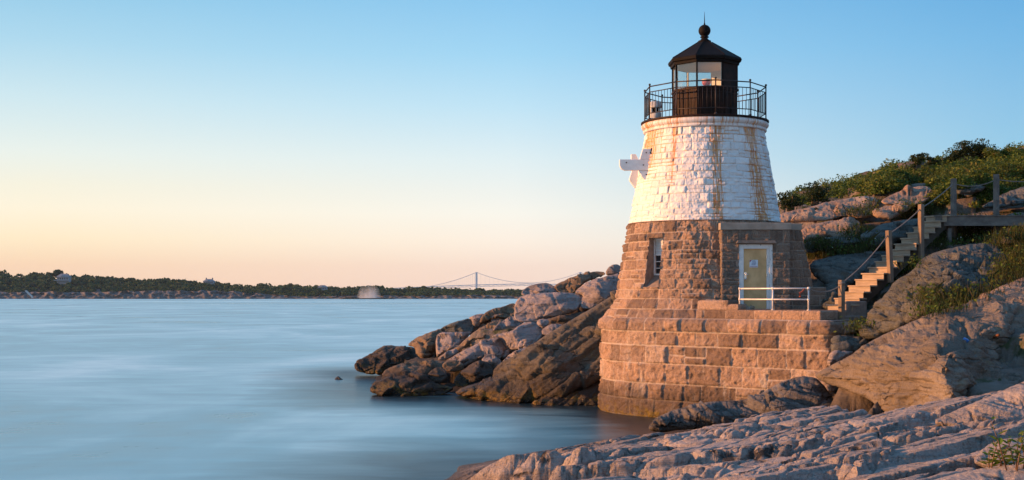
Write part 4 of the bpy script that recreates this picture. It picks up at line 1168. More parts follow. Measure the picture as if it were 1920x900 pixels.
outline_rock('boulder', [(1822, 866), (1845, 838), (1880, 822), (1925, 820), (1980, 815), (1990, 880), (1900, 885), (1850, 880)], 14.2, 15.2, 'ledge', bulge=.4, thick=.8, rough=.04, lay=.06, seed=36, facet=.12,
    label='low pinkish boulder behind the bright leafy plant')
# under the stairs
outline_rock('boulder', z5([(160, 515), (200, 498), (260, 505), (335, 500), (345, 525), (310, 560), (270, 580), (190, 585), (160, 575)]), 37.5, 37.9, 'slab', bulge=.35, thick=.7, seed=41, lay=.12, facet=.15,
    label='flat layered boulder below the stairs, upper of two beside the wall end')
outline_rock('boulder', z5([(140, 600), (160, 575), (230, 572), (270, 578), (255, 600), (220, 620), (150, 660), (132, 640)]), 37.1, 37.4, 'boulder', bulge=.35, thick=.7, seed=43, lay=.05,
    label='smooth grey boulder below the stairs, lower of two beside the wall end')
# hillside outcrops
def hr(pts, d0, d1, mat, seed, label, **kw):
    a = dict(bulge=.7, thick=1.6, rough=.10, lay=.14, bed=(.28, .05, 1), period=.28, facet=.22, fscale=.8, cat='rock outcrop'); a.update(kw)
    outline_rock('rock_outcrop', z4(pts), d0 - 1.3, d1 - 1.0, mat, seed=seed, label=label, **a)
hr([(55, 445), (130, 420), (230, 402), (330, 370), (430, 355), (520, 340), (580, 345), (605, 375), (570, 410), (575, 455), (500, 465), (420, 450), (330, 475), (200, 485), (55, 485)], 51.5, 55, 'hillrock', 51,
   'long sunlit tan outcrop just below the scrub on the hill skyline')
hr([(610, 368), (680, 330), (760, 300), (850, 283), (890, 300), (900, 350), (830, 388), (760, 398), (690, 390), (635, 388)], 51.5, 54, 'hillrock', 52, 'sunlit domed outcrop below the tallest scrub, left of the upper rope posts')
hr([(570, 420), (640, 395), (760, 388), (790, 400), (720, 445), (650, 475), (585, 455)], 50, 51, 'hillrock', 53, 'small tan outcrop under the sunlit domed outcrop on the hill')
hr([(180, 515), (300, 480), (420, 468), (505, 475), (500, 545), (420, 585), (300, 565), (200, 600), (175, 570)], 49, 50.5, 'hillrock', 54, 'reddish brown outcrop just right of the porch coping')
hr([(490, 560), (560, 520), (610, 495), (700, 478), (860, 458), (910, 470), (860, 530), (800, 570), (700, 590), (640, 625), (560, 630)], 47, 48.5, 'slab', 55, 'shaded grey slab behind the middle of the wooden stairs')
hr([(190, 605), (300, 570), (450, 552), (525, 590), (450, 625), (330, 625), (215, 660)], 48, 49, 'slab', 56, 'thin grey slab above the grassy hollow right of the porch')
hr([(225, 705), (350, 665), (500, 652), (660, 638), (670, 690), (570, 760), (490, 810), (430, 840), (400, 900), (410, 960), (300, 960), (290, 890), (320, 830), (235, 765)], 43.0, 46.5, 'slab', 57,
   'big sloping grey-green slab between the porch wing wall and the stairs', bulge=.8, lay=.16)
hr([(1150, 405), (1230, 360), (1300, 320), (1394, 288), (1500, 260), (1500, 350), (1394, 385), (1250, 410)], 48.6, 51, 'slab', 58, 'pale grey outcrop at the right edge behind the boardwalk')
hr([(1010, 300), (1040, 265), (1100, 252), (1180, 262), (1190, 300), (1120, 330), (1030, 332)], 51, 52, 'slab', 59, 'grey outcrop behind the rope between the two upper posts')
hr([(1265, 590), (1300, 555), (1394, 540), (1500, 530), (1500, 600), (1394, 605), (1300, 605)], 41.8, 42.2, 'slab', 60, 'small grey outcrop at the right edge just below the boardwalk')

# ------------------------------------------------------------------ boulders left of the lighthouse
G = 'boulders on the point left of the lighthouse'
def bo(pts, d0, d1, mat, seed, label, **kw):
    p = np.array(z6(pts)); w = p[:, 0].max() - p[:, 0].min(); h = p[:, 1].max() - p[:, 1].min()
    m = min(w, h) * d0 / FPX
    a = dict(bulge=.75 * m, thick=.7 * m, rough=.08 * min(m, 1.6), lay=.055 * min(m, 2), facet=.24 * min(m, 1.6), fscale=1.25 / max(m, .6) ** .5, bed=(-.45, .15, 1), period=.24, step=1.6, bw=min(w, h) / 2.813 * .22, planes=5); a.update(kw)
    outline_rock('boulder', z6(pts), d0, d1, mat, seed=seed, label=label, cat='boulder', group=G, **a)
bo([(68, 598), (75, 565), (140, 520), (165, 510), (215, 475), (255, 470), (290, 475), (385, 478), (400, 520), (440, 535), (490, 548), (450, 570), (300, 600), (230, 612), (190, 622), (120, 620)], 63, 64.5, 'boulder_dark', 101,
   'dark rock at the very tip of the point, farthest left in the water')
bo([(345, 470), (395, 430), (470, 400), (520, 382), (545, 400), (515, 415), (503, 440), (500, 535), (440, 550), (400, 525), (385, 480)], 60.5, 62, 'boulder_rust', 102, 'rusty brown sloping boulder behind the dark rock at the tip')
bo([(500, 532), (498, 440), (510, 408), (545, 400), (605, 404), (680, 398), (692, 405), (640, 452), (600, 492), (560, 500), (520, 530)], 58.6, 59.6, 'boulder', 103, 'dark grey blocky boulder with a flat shaded face, right of the rusty sloping boulder')
bo([(515, 388), (560, 362), (610, 345), (660, 330), (690, 333), (705, 370), (690, 402), (640, 406), (590, 408), (540, 405)], 60.2, 61, 'slab', 104, 'pale greenish boulder resting on the dark grey blocky boulder')
bo([(672, 325), (700, 312), (745, 303), (762, 310), (742, 345), (715, 380), (692, 380), (690, 340)], 60.6, 61, 'boulder', 105, 'small rounded grey boulder next to the pale greenish boulder at the skyline')
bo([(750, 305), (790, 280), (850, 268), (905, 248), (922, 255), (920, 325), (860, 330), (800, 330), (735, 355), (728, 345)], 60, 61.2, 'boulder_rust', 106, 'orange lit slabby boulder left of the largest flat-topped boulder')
bo([(585, 505), (645, 447), (720, 385), (775, 358), (850, 330), (872, 345), (825, 395), (790, 425), (740, 450), (690, 485), (620, 510)], 57.6, 59, 'boulder_rust', 107, 'long pitted tan slab leaning between the dark blocky boulder and the sunlit middle boulder')
bo([(795, 412), (815, 372), (865, 332), (905, 312), (950, 350), (940, 375), (890, 400), (840, 412)], 57.8, 58.8, 'boulder', 108, 'smooth grey wedge boulder just under the left end of the flat-topped boulder')
bo([(912, 325), (915, 250), (935, 220), (965, 205), (1010, 200), (1100, 192), (1180, 192), (1240, 198), (1282, 205), (1272, 240), (1250, 285), (1200, 307), (1150, 320), (1060, 328), (1000, 347), (950, 349), (920, 338)], 55.5, 57, 'boulder', 109,
   'largest pale flat-topped boulder near the top of the point', facet=.10, lay=.03)
bo([(948, 205), (955, 180), (985, 160), (1040, 143), (1090, 141), (1130, 163), (1152, 195), (1100, 205), (1010, 210), (967, 212)], 58.6, 59.4, 'boulder', 110, 'rounded brownish boulder on top behind the largest flat-topped boulder')
bo([(1225, 195), (1262, 160), (1290, 140), (1340, 120), (1400, 105), (1472, 90), (1482, 150), (1455, 195), (1400, 230), (1340, 275), (1310, 282), (1265, 275), (1258, 240), (1280, 208)], 55.8, 58, 'boulder', 111,
   'big angular grey-brown boulder leaning against the right of the flat-topped boulder', facet=.14, lay=.03)
bo([(1120, 162), (1150, 140), (1200, 118), (1240, 105), (1290, 90), (1330, 82), (1382, 80), (1396, 98), (1345, 114), (1290, 138), (1258, 165), (1232, 195), (1190, 197), (1150, 195), (1130, 175)], 58.5, 60, 'boulder_rust', 112,
   'orange lit boulder with an undercut face on the crest of the point')
bo([(1392, 85), (1410, 62), (1430, 45), (1455, 42), (1474, 55), (1478, 98), (1430, 100), (1400, 102)], 59.5, 60, 'boulder', 113, 'small grey boulder topmost on the crest beside the tower')
bo([(785, 425), (830, 410), (900, 395), (935, 365), (970, 348), (1015, 347), (1045, 365), (1062, 385), (1057, 430), (1030, 458), (1000, 475), (960, 492), (900, 500), (880, 480), (865, 445), (845, 432)], 54, 55.5, 'boulder', 114,
   'sunlit rounded grey boulder in the middle of the pile, beside the leaning slab', facet=.12)
bo([(928, 482), (940, 450), (970, 435), (1010, 438), (1027, 455), (1000, 478), (960, 500), (935, 498)], 52.4, 52.8, 'boulder', 115, 'small rounded boulder tucked against the upper edge of the leaning slab')
bo([(1028, 350), (1050, 330), (1085, 333), (1098, 350), (1082, 372), (1060, 380), (1038, 367)], 54.6, 54.9, 'boulder', 116, 'little grey boulder under the front edge of the flat-topped boulder')
bo([(1058, 390), (1095, 360), (1150, 357), (1176, 370), (1160, 398), (1120, 415), (1080, 420), (1058, 412)], 53.5, 54, 'boulder', 117, 'flat grey boulder directly above the leaning slab, right of the sunlit rounded boulder')
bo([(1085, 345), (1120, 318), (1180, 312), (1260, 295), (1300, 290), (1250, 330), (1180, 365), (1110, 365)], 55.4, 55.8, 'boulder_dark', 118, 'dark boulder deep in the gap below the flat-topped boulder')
bo([(555, 550), (640, 500), (700, 470), (760, 445), (820, 428), (857, 430), (882, 455), (896, 480), (893, 518), (865, 545), (800, 535), (760, 542), (700, 565), (640, 595), (600, 597), (562, 580)], 54, 56, 'boulder', 119,
   'long smooth grey boulder lying tilted across the lower middle of the pile')
bo([(592, 660), (620, 618), (660, 588), (700, 558), (740, 548), (778, 563), (800, 590), (798, 625), (740, 645), (690, 668), (650, 690), (605, 685)], 51.5, 52.5, 'boulder_dark', 120, 'dark rounded boulder just left of the lower end of the leaning slab')
bo([(735, 548), (765, 518), (800, 518), (838, 545), (850, 568), (820, 597), (790, 585), (765, 575)], 52.6, 53, 'boulder', 121, 'small dark grey boulder between the long tilted boulder and the leaning slab')
bo([(443, 635), (480, 598), (515, 583), (553, 600), (560, 645), (520, 672), (478, 662)], 51.6, 52, 'boulder_dark', 122, 'small dark pointed boulder behind the frontmost rock')
bo([(155, 710), (172, 670), (210, 655), (260, 625), (330, 600), (400, 610), (450, 640), (490, 662), (560, 685), (600, 700), (545, 730), (450, 750), (380, 760), (300, 755), (230, 738), (175, 722)], 50.8, 52, 'boulder_dark', 123,
   'frontmost dark rock of the point with yellow weed at its waterline')
bo([(210, 630), (230, 600), (300, 570), (360, 557), (420, 553), (480, 548), (545, 560), (568, 582), (520, 600), (480, 610), (450, 640), (400, 630), (330, 620), (260, 640)], 53.4, 54.6, 'boulder_rust', 124, 'brown ridged rock right behind the frontmost dark rock')
bo([(525, 580), (560, 548), (600, 546), (645, 570), (648, 600), (600, 612), (560, 612)], 53, 53.4, 'boulder_rust', 125, 'small orange-brown boulder under the left end of the long tilted boulder')
bo([(500, 545), (560, 500), (600, 488), (625, 505), (592, 528), (540, 555)], 56.5, 57, 'boulder', 126, 'small shaded boulder below the dark grey blocky boulder')
bo([(845, 560), (890, 515), (930, 493), (1000, 475), (970, 515), (890, 560)], 51.2, 51.8, 'boulder', 127, 'narrow grey boulder along the upper left edge of the leaning slab')
bo([(675, 405), (690, 368), (740, 343), (800, 322), (870, 314), (918, 316), (875, 352), (805, 388), (745, 425), (690, 445)], 60.2, 61, 'boulder', 128, 'grey boulder wedged below the orange slabby boulder, behind the long pitted slab')
# the leaning slab and its foot
outline_rock('rock_slab', z6([(590, 722), (640, 692), (750, 660), (800, 640), (800, 600), (830, 570), (880, 540), (960, 510), (1000, 470), (1060, 430), (1130, 385), (1190, 350), (1260, 310), (1330, 270), (1400, 225), (1455, 195), (1500, 260),
    (1520, 420), (1500, 600), (1365, 660), (1280, 690), (1200, 720), (1080, 760), (980, 785), (900, 790), (800, 778), (700, 760)]), 48.2, 51.5, 'bigslab', bulge=1.0, thick=1.6, rough=.10, lay=.30, bed=(-.62, .1, .78), period=.42, facet=.30, fscale=.7, seed=140, bw=28,
    ctrl=[(*Z(600, 720, 2.813, 640, 480), 50.0), (*Z(800, 640, 2.813, 640, 480), 50.8), (*Z(850, 720, 2.813, 640, 480), 48.9), (*Z(1000, 560, 2.813, 640, 480), 49.4), (*Z(1000, 740, 2.813, 640, 480), 48.2), (*Z(1100, 560, 2.813, 640, 480), 48.6), (*Z(1250, 560, 2.813, 640, 480), 49.2),
          (*Z(1365, 640, 2.813, 640, 480), 47.8), (*Z(1365, 400, 2.813, 640, 480), 50.0), (*Z(1150, 420, 2.813, 640, 480), 50.4), (*Z(1060, 440, 2.813, 640, 480), 51.2), (*Z(1330, 275, 2.813, 640, 480), 52.2), (*Z(1450, 200, 2.813, 640, 480), 52.5), (*Z(1500, 500, 2.813, 640, 480), 49.5)],
    label='large brown leaning slab with slanting layers, left against the granite base', cat='rock slab')
outline_rock('rock_slab', z6([(990, 775), (1080, 740), (1200, 690), (1300, 655), (1368, 640), (1420, 640), (1430, 820), (1368, 830), (1250, 830), (1150, 815), (1050, 800)]), 46.6, 47.8, 'boulder_dark', bulge=.5, thick=1.0, rough=.08, lay=.12, bed=(-.6, 0, .8), seed=141, facet=.2,
    label='low dark weedy slab at the waterline between the leaning slab and the granite base', cat='rock slab')
outline_rock('rock', [(627, 711), (631, 706), (635, 705), (639, 708), (644, 712), (640, 718), (630, 718)], 60.5, 60.6, 'boulder_dark', bulge=.2, thick=.3, step=.8, rough=.02, lay=0, facet=.03, seed=150,
    label='tiny dark rock alone in the water left of the point', cat='rock', group=None)

# blue disc and rusty bar fixed to the huge outcrop
def bvh_of(idx):
    V, F = ROCKS[idx]; return BVHTree.FromPolygons([tuple(v) for v in V], [tuple(f) for f in F])
ALLV = []; ALLF = []; off = 0
for V, F in ROCKS:
    ALLV.append(V); ALLF.append(F + off); off += len(V)
AV = np.concatenate(ALLV); AF = np.concatenate(ALLF)
BV = BVHTree.FromPolygons(AV.tolist(), AF.tolist())
EYE = Vector((0, 0, CAMZ))
def hit(px, py):
    d = Vector(((px - HX) / FPX, 1, -(py - HY) / FPX)).normalized()
    return BV.ray_cast(EYE, d)[:2]
def down(x, y):
    return BV.ray_cast(Vector((x, y, 60)), Vector((0, 0, -1)))[:2]
p, n = hit(1811, 638)
if n.y > 0: n = -n
o = MB().tube([p - n * .05, p + n * .03, p + n * .045], [.075, .075, .05], 16).build('metal_disc', M['blue'], None, False, loc=p)
tag(o, 'small round blue metal disc fixed to the shaded flank of the huge outcrop', 'disc')
p, n = hit(1862, 633)
q = W(1873, 628, p.y - .22)
o = MB().tube([p + Vector((0, .1, 0)), Vector(q)], .035, 10).build('iron_bar', M['rust'], None, True, loc=p)
tag(o, 'rusty iron bar sticking out of the shaded flank of the huge outcrop', 'iron bar')

# ------------------------------------------------------------------ wooden stairs, boardwalk, rope fence
sd_ = np.array([.745, .667]); sw_ = np.array([.667, -.745])       # uphill, and towards the near side
SW = .78; NST = 16; RISE = .2; RUN = .385
first = W(1552, 572, 40.6)
ST = empty('wooden_staircase', tuple(first), 'open wooden staircase climbing the rocks from the platform to the boardwalk', 'staircase')
def S3(along, side, z): p = sd_ * along + sw_ * side; return Vector((p[0], p[1], z))
tops = [551, 537, 523, 510.7, 498, 486, 474, 462, 450, 438, 426.7, 415, 404, 391]
bas = (tuple(sd_) + (0,), tuple(sw_) + (0,), (0, 0, 1))
for k in range(NST):
    z = k * RISE
    wd = SW + (.12 if k < 2 else 0)
    c = S3(k * RUN + RUN / 2 - .02, wd / 2, z)
    jit_ = random.Random(k).uniform(-.02, .02)
    MB().box((c.x, c.y, z + .0), (RUN / 2 + .02, wd / 2 + .03 + jit_, .022), basis=bas).build('tread', M['wood'], ST, bevel=.005)
    c = S3(k * RUN + .012, wd / 2, z - .11)
    MB().box((c.x, c.y, z - RISE / 2 - .005), (.015, wd / 2, RISE / 2 - .018), basis=bas).build('riser', M['wood'], ST)
for side in (.10, SW - .16):
    pts = [S3(.03, side, -.32), S3(.03, side, -.03)]
    for k in range(NST - 1):
        pts += [S3(k * RUN + RUN, side, k * RISE - .03), S3(k * RUN + RUN + .03, side, (k + 1) * RISE - .03)]
    pts += [S3(NST * RUN, side, (NST - 1) * RISE - .03), S3(NST * RUN, side, (NST - 1) * RISE - .30), S3(.5, side, -.30)]
    MB().prism([tuple(q) for q in pts], tuple(np.append(sw_ * .04, 0))).build('stringer', M['shadewood'], ST)
# stone pier blocks below the first steps
o = MB().box((0, 0, 0), (.42, .16, .34), .5).build('stone_block', M['granite_plain'], None, bevel=.03, loc=None)
pb = W(1600, 585, 40.2); o.location = (pb[0], pb[1], pb[2]); tag(o, 'squared grey stone block under the foot of the wooden stairs, upper of two', 'stone block')
o = MB().box((0, 0, 0), (.50, .18, .22), .45).build('stone_block', M['granite_plain'], None, bevel=.03)
pb = W(1597, 604, 39.9); o.location = (pb[0], pb[1], pb[2] - .02); tag(o, 'squared grey stone block under the foot of the wooden stairs, lower of two', 'stone block')
o = MB().box((0, 0, 0), (.32, .30, .07), .6).build('wooden_step', M['greywood'], None, bevel=.01)
pb = W(1556, 588, 39.6); o.location = tuple(pb); tag(o, 'grey wooden step between the platform wall and the first stair post', 'step')

# boardwalk at the head of the stairs
topz = first[2] + (NST - 1) * RISE
e = first + np.append(sd_ * (NST * RUN), 0)
BW = empty('boardwalk', (e[0], e[1], topz), 'grey weathered boardwalk running right from the top of the stairs', 'boardwalk')
L = 9.0
MB().bbox((-.1, -.72, -.34), (L, -.67, -.02)).build('edge_beam', M['greywood'], BW, bevel=.008)
MB().bbox((-.1, .75, -.42), (L, .80, -.02)).build('edge_beam', M['greywood'], BW, bevel=.008)
mb = MB()
for k in range(int(L / .15)): mb.bbox((-.1 + k * .15, -.75, -.018), (-.1 + k * .15 + .14, .83, .018))
mb.build('planks', M['greywood'], BW)
for x in (.4, 2.4, 4.6, 6.8):
    for y in (-.6, .68): MB().bbox((x - .06, y - .06, -1.9), (x + .06, y + .06, -.42)).build('leg', M['greywood'], BW)

# rope fence
posts = [(1578, 525, 612, 39.3), (1670, 432, 530, 41.4), (1727, 383, 490, 42.7), (1788, 335, 462, 44.9), (1868, 327, 462, 44.6), (1990, 318, 462, 44.2)]
p0 = W(posts[0][0], posts[0][2], posts[0][3])
RF = empty('rope_fence', tuple(p0), 'rope fence of wooden posts along the stairs and boardwalk', 'fence')
tie = []
for i, (px, pt, pb_, d) in enumerate(posts):
    a = W(px, pb_, d) - p0; b = W(px - (4 if i == 1 else 0), pt, d) - p0
    hw = .075 if i < 5 else .075
    ax = Vector(b - a).normalized(); u = Vector((math.cos(.5), math.sin(.5), 0)); v = ax.cross(u).normalized(); u = v.cross(ax)
    mb = MB(); mb.box((Vector(a) + Vector(b)) / 2, (hw, hw, (b - a)[2] / 2), basis=(u, v, ax)); mb.build('post', M['postwood'] if i < 3 else M['greywood'], RF, bevel=.012)
    tie.append(Vector(a) + (Vector(b) - Vector(a)) * .93)
def sag(a, b, s, n=14): return [a.lerp(b, k / n) - Vector((0, 0, s * 4 * (k / n) * (1 - k / n))) for k in range(n + 1)]
re = RAIL_END - Vector(p0)
MB().tube(sag(re, tie[0] - Vector((0, 0, .05)), .16), .018, 6).build('rope', M['rope'], RF, True)
for i in range(5): MB().tube(sag(tie[i], tie[i + 1], (.12, .05, .05, .16, .14)[i]), .018, 6).build('rope', M['rope'], RF, True)
for i in range(1):
    c = tie[i]; MB().lathe([(.09, -.05), (.112, -.02), (.106, 0), (.112, .025), (.09, .05)], tuple(c), 12).build('rope_knot', M['rope'], RF, True)
c = re; o = MB().tube([c + Vector((-.12, -.03, .0)), c + Vector((-.2, -.03, -.1)), c + Vector((-.27, -.03, -.14)), c + Vector((-.27, -.03, -.26))], [.02, .022, .03, .035], 6).build('red_tail', M['red_rope'], RF, True)

# ------------------------------------------------------------------ vegetation
def quads_to_mesh(name, Q, tone, mat, loc, parent=None):
    n = len(Q); V = Q.reshape(-1, 3); F = np.arange(n * Q.shape[1]).reshape(n, Q.shape[1])
    return mesh_np(name, V, F, mat, parent, False, {'tone': np.repeat(tone, Q.shape[1])}, loc)

def leaf_quads(P, size, rs, asp=.55, up=.0, slim=1.0):
    n = len(P); a = rs.normal(size=(n, 3)); a[:, 2] = a[:, 2] * .7 + up; a /= np.linalg.norm(a, axis=1)[:, None]
    b = np.cross(a, rs.normal(size=(n, 3))); b /= np.linalg.norm(b, axis=1)[:, None] + 1e-9
    s = (size * rs.uniform(.6, 1.4, n))[:, None]
    return np.stack([P - a * s, P + b * s * asp, P + a * s, P - b * s * asp], 1)

def blades(P, h, w, rs, lean=.35):
    n = len(P); ang = rs.uniform(0, 6.28, n); t = np.stack([np.cos(ang), np.sin(ang), 0 * ang], 1)
    hh = (h * rs.uniform(.45, 1.25, n))[:, None]; up = np.array([[0, 0, 1.]])
    ld = rs.normal(size=(n, 3)) * lean; ld[:, 2] = 0
    mid_ = P + up * hh * .55 + ld * hh * .3; tip = P + up * hh + ld * hh
    return np.stack([P - t * w, P + t * w, mid_ + t * w * .7, tip, mid_ - t * w * .7], 1)

def scatter(poly, n, rs):
    poly = np.array(poly); x0, y0 = poly.min(0); x1, y1 = poly.max(0); outp = []
    X = rs.uniform(x0, x1, n * 3); Y = rs.uniform(y0, y1, n * 3); s, _, _ = poly_sd(X, Y, poly)
    for x, y in zip(X[s > 0][:n], Y[s > 0][:n]):
        p, nn = hit(x, y)
        if p is not None and p.y < 90: outp.append(tuple(p))
    return np.array(outp)

def grass_patch(name, poly, n, h, label, seed, mat='grass', leafy=.35, kind='stuff', w=.007, cat=None, flowers=0, per=9, spread=.22):
    rs = np.random.RandomState(seed); P = scatter(poly, n, rs)
    if len(P) < 5: return
    c = np.repeat(P, per, 0); tn0 = np.repeat(rs.uniform(0, 1, len(P)) * .6, per)
    c = c + rs.normal(size=c.shape) * np.array([spread, spread, .02]); 
    Q = blades(c, h, w, rs); tone = np.clip(tn0 + rs.uniform(0, .45, len(c)), 0, 1)
    loc = P.mean(0); loc = (loc[0], loc[1], P[:, 2].min())
    nl = int(len(P) * leafy * per)
    o = quads_to_mesh(name, Q, tone, M[mat], loc)
    if nl:
        LP = P[rs.randint(0, len(P), nl)] + rs.normal(size=(nl, 3)) * np.array([spread * 1.2, spread * 1.2, h * .25]) + np.array([0, 0, h * .45])
        quads_to_mesh('low_leaves', leaf_quads(LP, .05, rs), rs.uniform(0, .75, nl), M['leaf'], (0, 0, 0), o).matrix_parent_inverse = Matrix.Translation(Vector(loc)).inverted()
    if flowers:
        FP = P[rs.randint(0, len(P), flowers)] + np.array([0, 0, h * .8]) + rs.normal(size=(flowers, 3)) * .05
        quads_to_mesh('white_flowers', leaf_quads(FP, .035, rs, 1.0), rs.uniform(0, 1, flowers), M['petal'], (0, 0, 0), o).matrix_parent_inverse = Matrix.Translation(Vector(loc)).inverted()
    tag(o, label, cat, None, kind)
    return o

grass_patch('hollow_grass', z4([(215, 640), (260, 605), (330, 615), (420, 622), (500, 605), (590, 610), (600, 640), (500, 655), (350, 670), (230, 700)]), 420, .42, 'dark grass with white flowers in the hollow right of the porch', 201, flowers=40)
grass_patch('bank_grass', z4([(850, 620), (880, 560), (950, 520), (1010, 470), (1100, 470), (1250, 475), (1394, 470), (1480, 470), (1480, 540), (1394, 555), (1270, 590), (1260, 640), (1200, 600), (1100, 600), (1000, 620), (900, 640)]), 650, .30,
            'rough dark grass on the bank under the boardwalk', 202, flowers=50)
grass_patch('cleft_grass', z5([(590, 300), (640, 280), (760, 290), (850, 300), (930, 270), (1000, 240), (1010, 270), (920, 310), (800, 370), (700, 400), (610, 425), (590, 360)]), 150, .36, 'tall yellow-green grass in the cleft above the huge outcrop', 203, leafy=.5)
grass_patch('edge_grass', z5([(970, 230), (1000, 160), (1030, 120), (1112, 100), (1180, 90), (1180, 200), (1080, 235), (1000, 260)]), 200, .38, 'tall dark grass at the right edge beside the grey-green outcrop', 204)
grass_patch('brown_grass', z4([(1270, 640), (1300, 600), (1394, 590), (1470, 590), (1470, 650), (1394, 660), (1300, 660)]), 260, .4, 'brownish grass at the right edge below the small grey outcrop', 209, leafy=.1)
grass_patch('stairside_weeds', z4([(690, 760), (720, 735), (780, 715), (830, 700), (800, 740), (740, 770), (690, 785), (640, 800), (620, 870), (600, 870), (630, 790)]), 220, .3, 'leafy green weeds beside the lower stairs', 205, leafy=2.5)
grass_patch('foot_weeds', z5([(195, 480), (205, 440), (235, 440), (240, 490), (320, 440), (330, 470), (310, 500), (250, 500)]), 60, .3, 'dark weeds under the foot of the stairs', 206, leafy=1.0)
grass_patch('crevice_grass', z4([(380, 440), (480, 420), (560, 380), (600, 370), (590, 430), (570, 460), (480, 460)]), 60, .3, 'dry grass in the gap between two sunlit outcrops on the hill', 207, leafy=.4)
grass_patch('slope_grass', z4([(690, 460), (730, 420), (790, 395), (880, 390), (920, 420), (860, 450), (760, 470)]), 130, .4, 'green grass behind the stairs below the domed outcrop', 208, leafy=.6)
grass_patch('slope_grass', z4([(410, 560), (440, 520), (520, 500), (530, 540), (490, 570), (420, 600)]), 40, .3, 'grass tufts on the shaded rocks right of the reddish outcrop', 210, leafy=.4)

# scrub along the skyline of the hill: one tangled mass, then the shrubs that stand out
def hill_scrub():
    rs = np.random.RandomState(77)
    front = z4([(45, 412), (90, 388), (160, 380), (260, 365), (360, 330), (470, 318), (560, 308), (600, 328), (680, 305), (770, 275), (860, 262), (900, 300), (925, 380), (990, 385), (1000, 330), (1100, 250), (1200, 300), (1120, 400), (1240, 340), (1394, 280), (1500, 260),
                (1500, 150), (1394, 170), (1250, 180), (1100, 190), (950, 200), (780, 220), (640, 255), (520, 300), (400, 330), (250, 345), (100, 385), (45, 405)])
    P = scatter(front, 2600, rs)
    # plus the far side of the crest
    n = 1500; X = rs.uniform(12, 36, n); Y = rs.uniform(56, 76, n); P2 = []
    for x, y in zip(X, Y):
        p, nn = down(x, y)
        if p is not None and p.z > 6.0: P2.append(tuple(p))
    P = np.concatenate([P, np.array(P2)])
    k = rs.permutation(len(P)); P = P[k]
    Q = []; T = []
    for i, p in enumerate(P[:1350]):
        big = fbm(np.array([p[0] * .3]), np.array([p[1] * .3]), np.array([0.]), 3)[0]
        r = np.clip((rs.uniform(.22, .62) + .35 * big) * (.55 if p[0] < 14.8 else 1), .12, .85); m = int(90 + 150 * r)
        q = rs.normal(size=(m, 3)); q /= np.linalg.norm(q, axis=1)[:, None]; q[:, 2] = np.abs(q[:, 2]); q *= (rs.uniform(.35, 1.08, m) ** .5)[:, None]
        q = p + q * np.array([r, r, r * rs.uniform(.8, 1.25)]) + np.array([0, 0, -.08])
        Q.append(leaf_quads(q, .062, rs, .55)); T.append(np.clip(rs.uniform(0, .75) + rs.uniform(-.12, .22, m), 0, 1))
    o = quads_to_mesh('hill_scrub', np.concatenate(Q), np.concatenate(T), M['leaf'], (20, 58, 8))
    tag(o, 'tangled green and brown scrub covering the top of the hill', None, None, 'stuff')
    P3 = P[:900]
    c = np.repeat(P3, 7, 0) + rs.normal(size=(len(P3) * 7, 3)) * np.array([.25, .25, .03])
    Q = blades(c, .55, .006, rs, .35); tn = np.clip(np.repeat(rs.uniform(.2, .9, len(P3)), 7) + rs.uniform(-.1, .2, len(c)), 0, 1)
    o = quads_to_mesh('hill_grass', Q, tn, M['grass'], (20, 58, 8)); tag(o, 'dry grass stalks standing among the scrub on the hill', None, None, 'stuff')
hill_scrub()

def shrub(name, px, py, d, w, h, label, seed, mat='juniper', wind=.3, nl=2600, ls=.05, lobes=9):
    """trunk with crooked limbs, leaf clumps along them"""
    rs = np.random.RandomState(seed)
    base = W(px, py, d); g, _ = down(base[0], base[1])
    if g is not None: base[2] = min(base[2], g.z)
    H = (W(px, py - h, d) - W(px, py, d))[2]; Wd = w / FPX * d
    root = empty(name, tuple(base), label, 'shrub', 'shrubs on the hill skyline')
    tr = MB(); cl = []
    top = CAMZ - (py - h - HY) / FPX * d - base[2]
    for i in range(lobes):
        a = rs.uniform(0, 6.28); r = rs.uniform(.15, .5) * Wd; z = top * rs.uniform(.5, .97)
        e = Vector((r * math.cos(a) + wind * Wd * rs.uniform(.0, .5), r * math.sin(a) * .6, z))
        m1 = Vector((e.x * .25 + rs.normal() * .05, e.y * .3, z * .45)); m2 = Vector((e.x * .7, e.y * .7, z * .8 + rs.normal() * .05))
        tr.tube([(0, 0, -.1), m1, m2, e], [.06, .045, .025, .01], 6); cl.append((e, rs.uniform(.16, .30) * Wd)); cl.append((m2, rs.uniform(.14, .24) * Wd))
    tr.build('trunk', M['bark'], root, True)
    P = []
    per = nl // len(cl)
    for e, r in cl:
        q = rs.normal(size=(per, 3)); q /= np.linalg.norm(q, axis=1)[:, None]; q *= (rs.uniform(.25, 1, per) ** .6)[:, None]
        P.append(np.array(e) + q * np.array([r, r, r * .42]))
    P = np.concatenate(P)
    tone = np.clip(np.repeat(rs.uniform(0, .5, len(cl)), per) + rs.uniform(0, .5, len(P)), 0, 1)
    quads_to_mesh('crown', leaf_quads(P, ls, rs, .5), tone, M[mat], (0, 0, 0), root)
shrub('juniper_shrub', 1488, 398, 55.5, 60, 38, 'wind-bent dark juniper just right of the tower, lower one of two together', 301, wind=-.35, nl=1500)
shrub('juniper_shrub', 1530, 385, 56, 70, 46, 'dark flat-topped juniper right of the tower, taller one of two together', 302, wind=.3, nl=1900)
shrub('juniper_shrub', 1718, 318, 59, 30, 30, 'small dark spiky juniper alone on the crest above the domed outcrop', 303, wind=.1, nl=1300)
shrub('juniper_shrub', 1752, 318, 60, 34, 24, 'low dark juniper on the crest between the spiky one and the big one', 304, wind=.2, nl=1400)
shrub('juniper_shrub', 1820, 312, 61, 78, 46, 'biggest dark juniper at the highest point of the hill', 305, wind=.1, nl=3600, lobes=13)
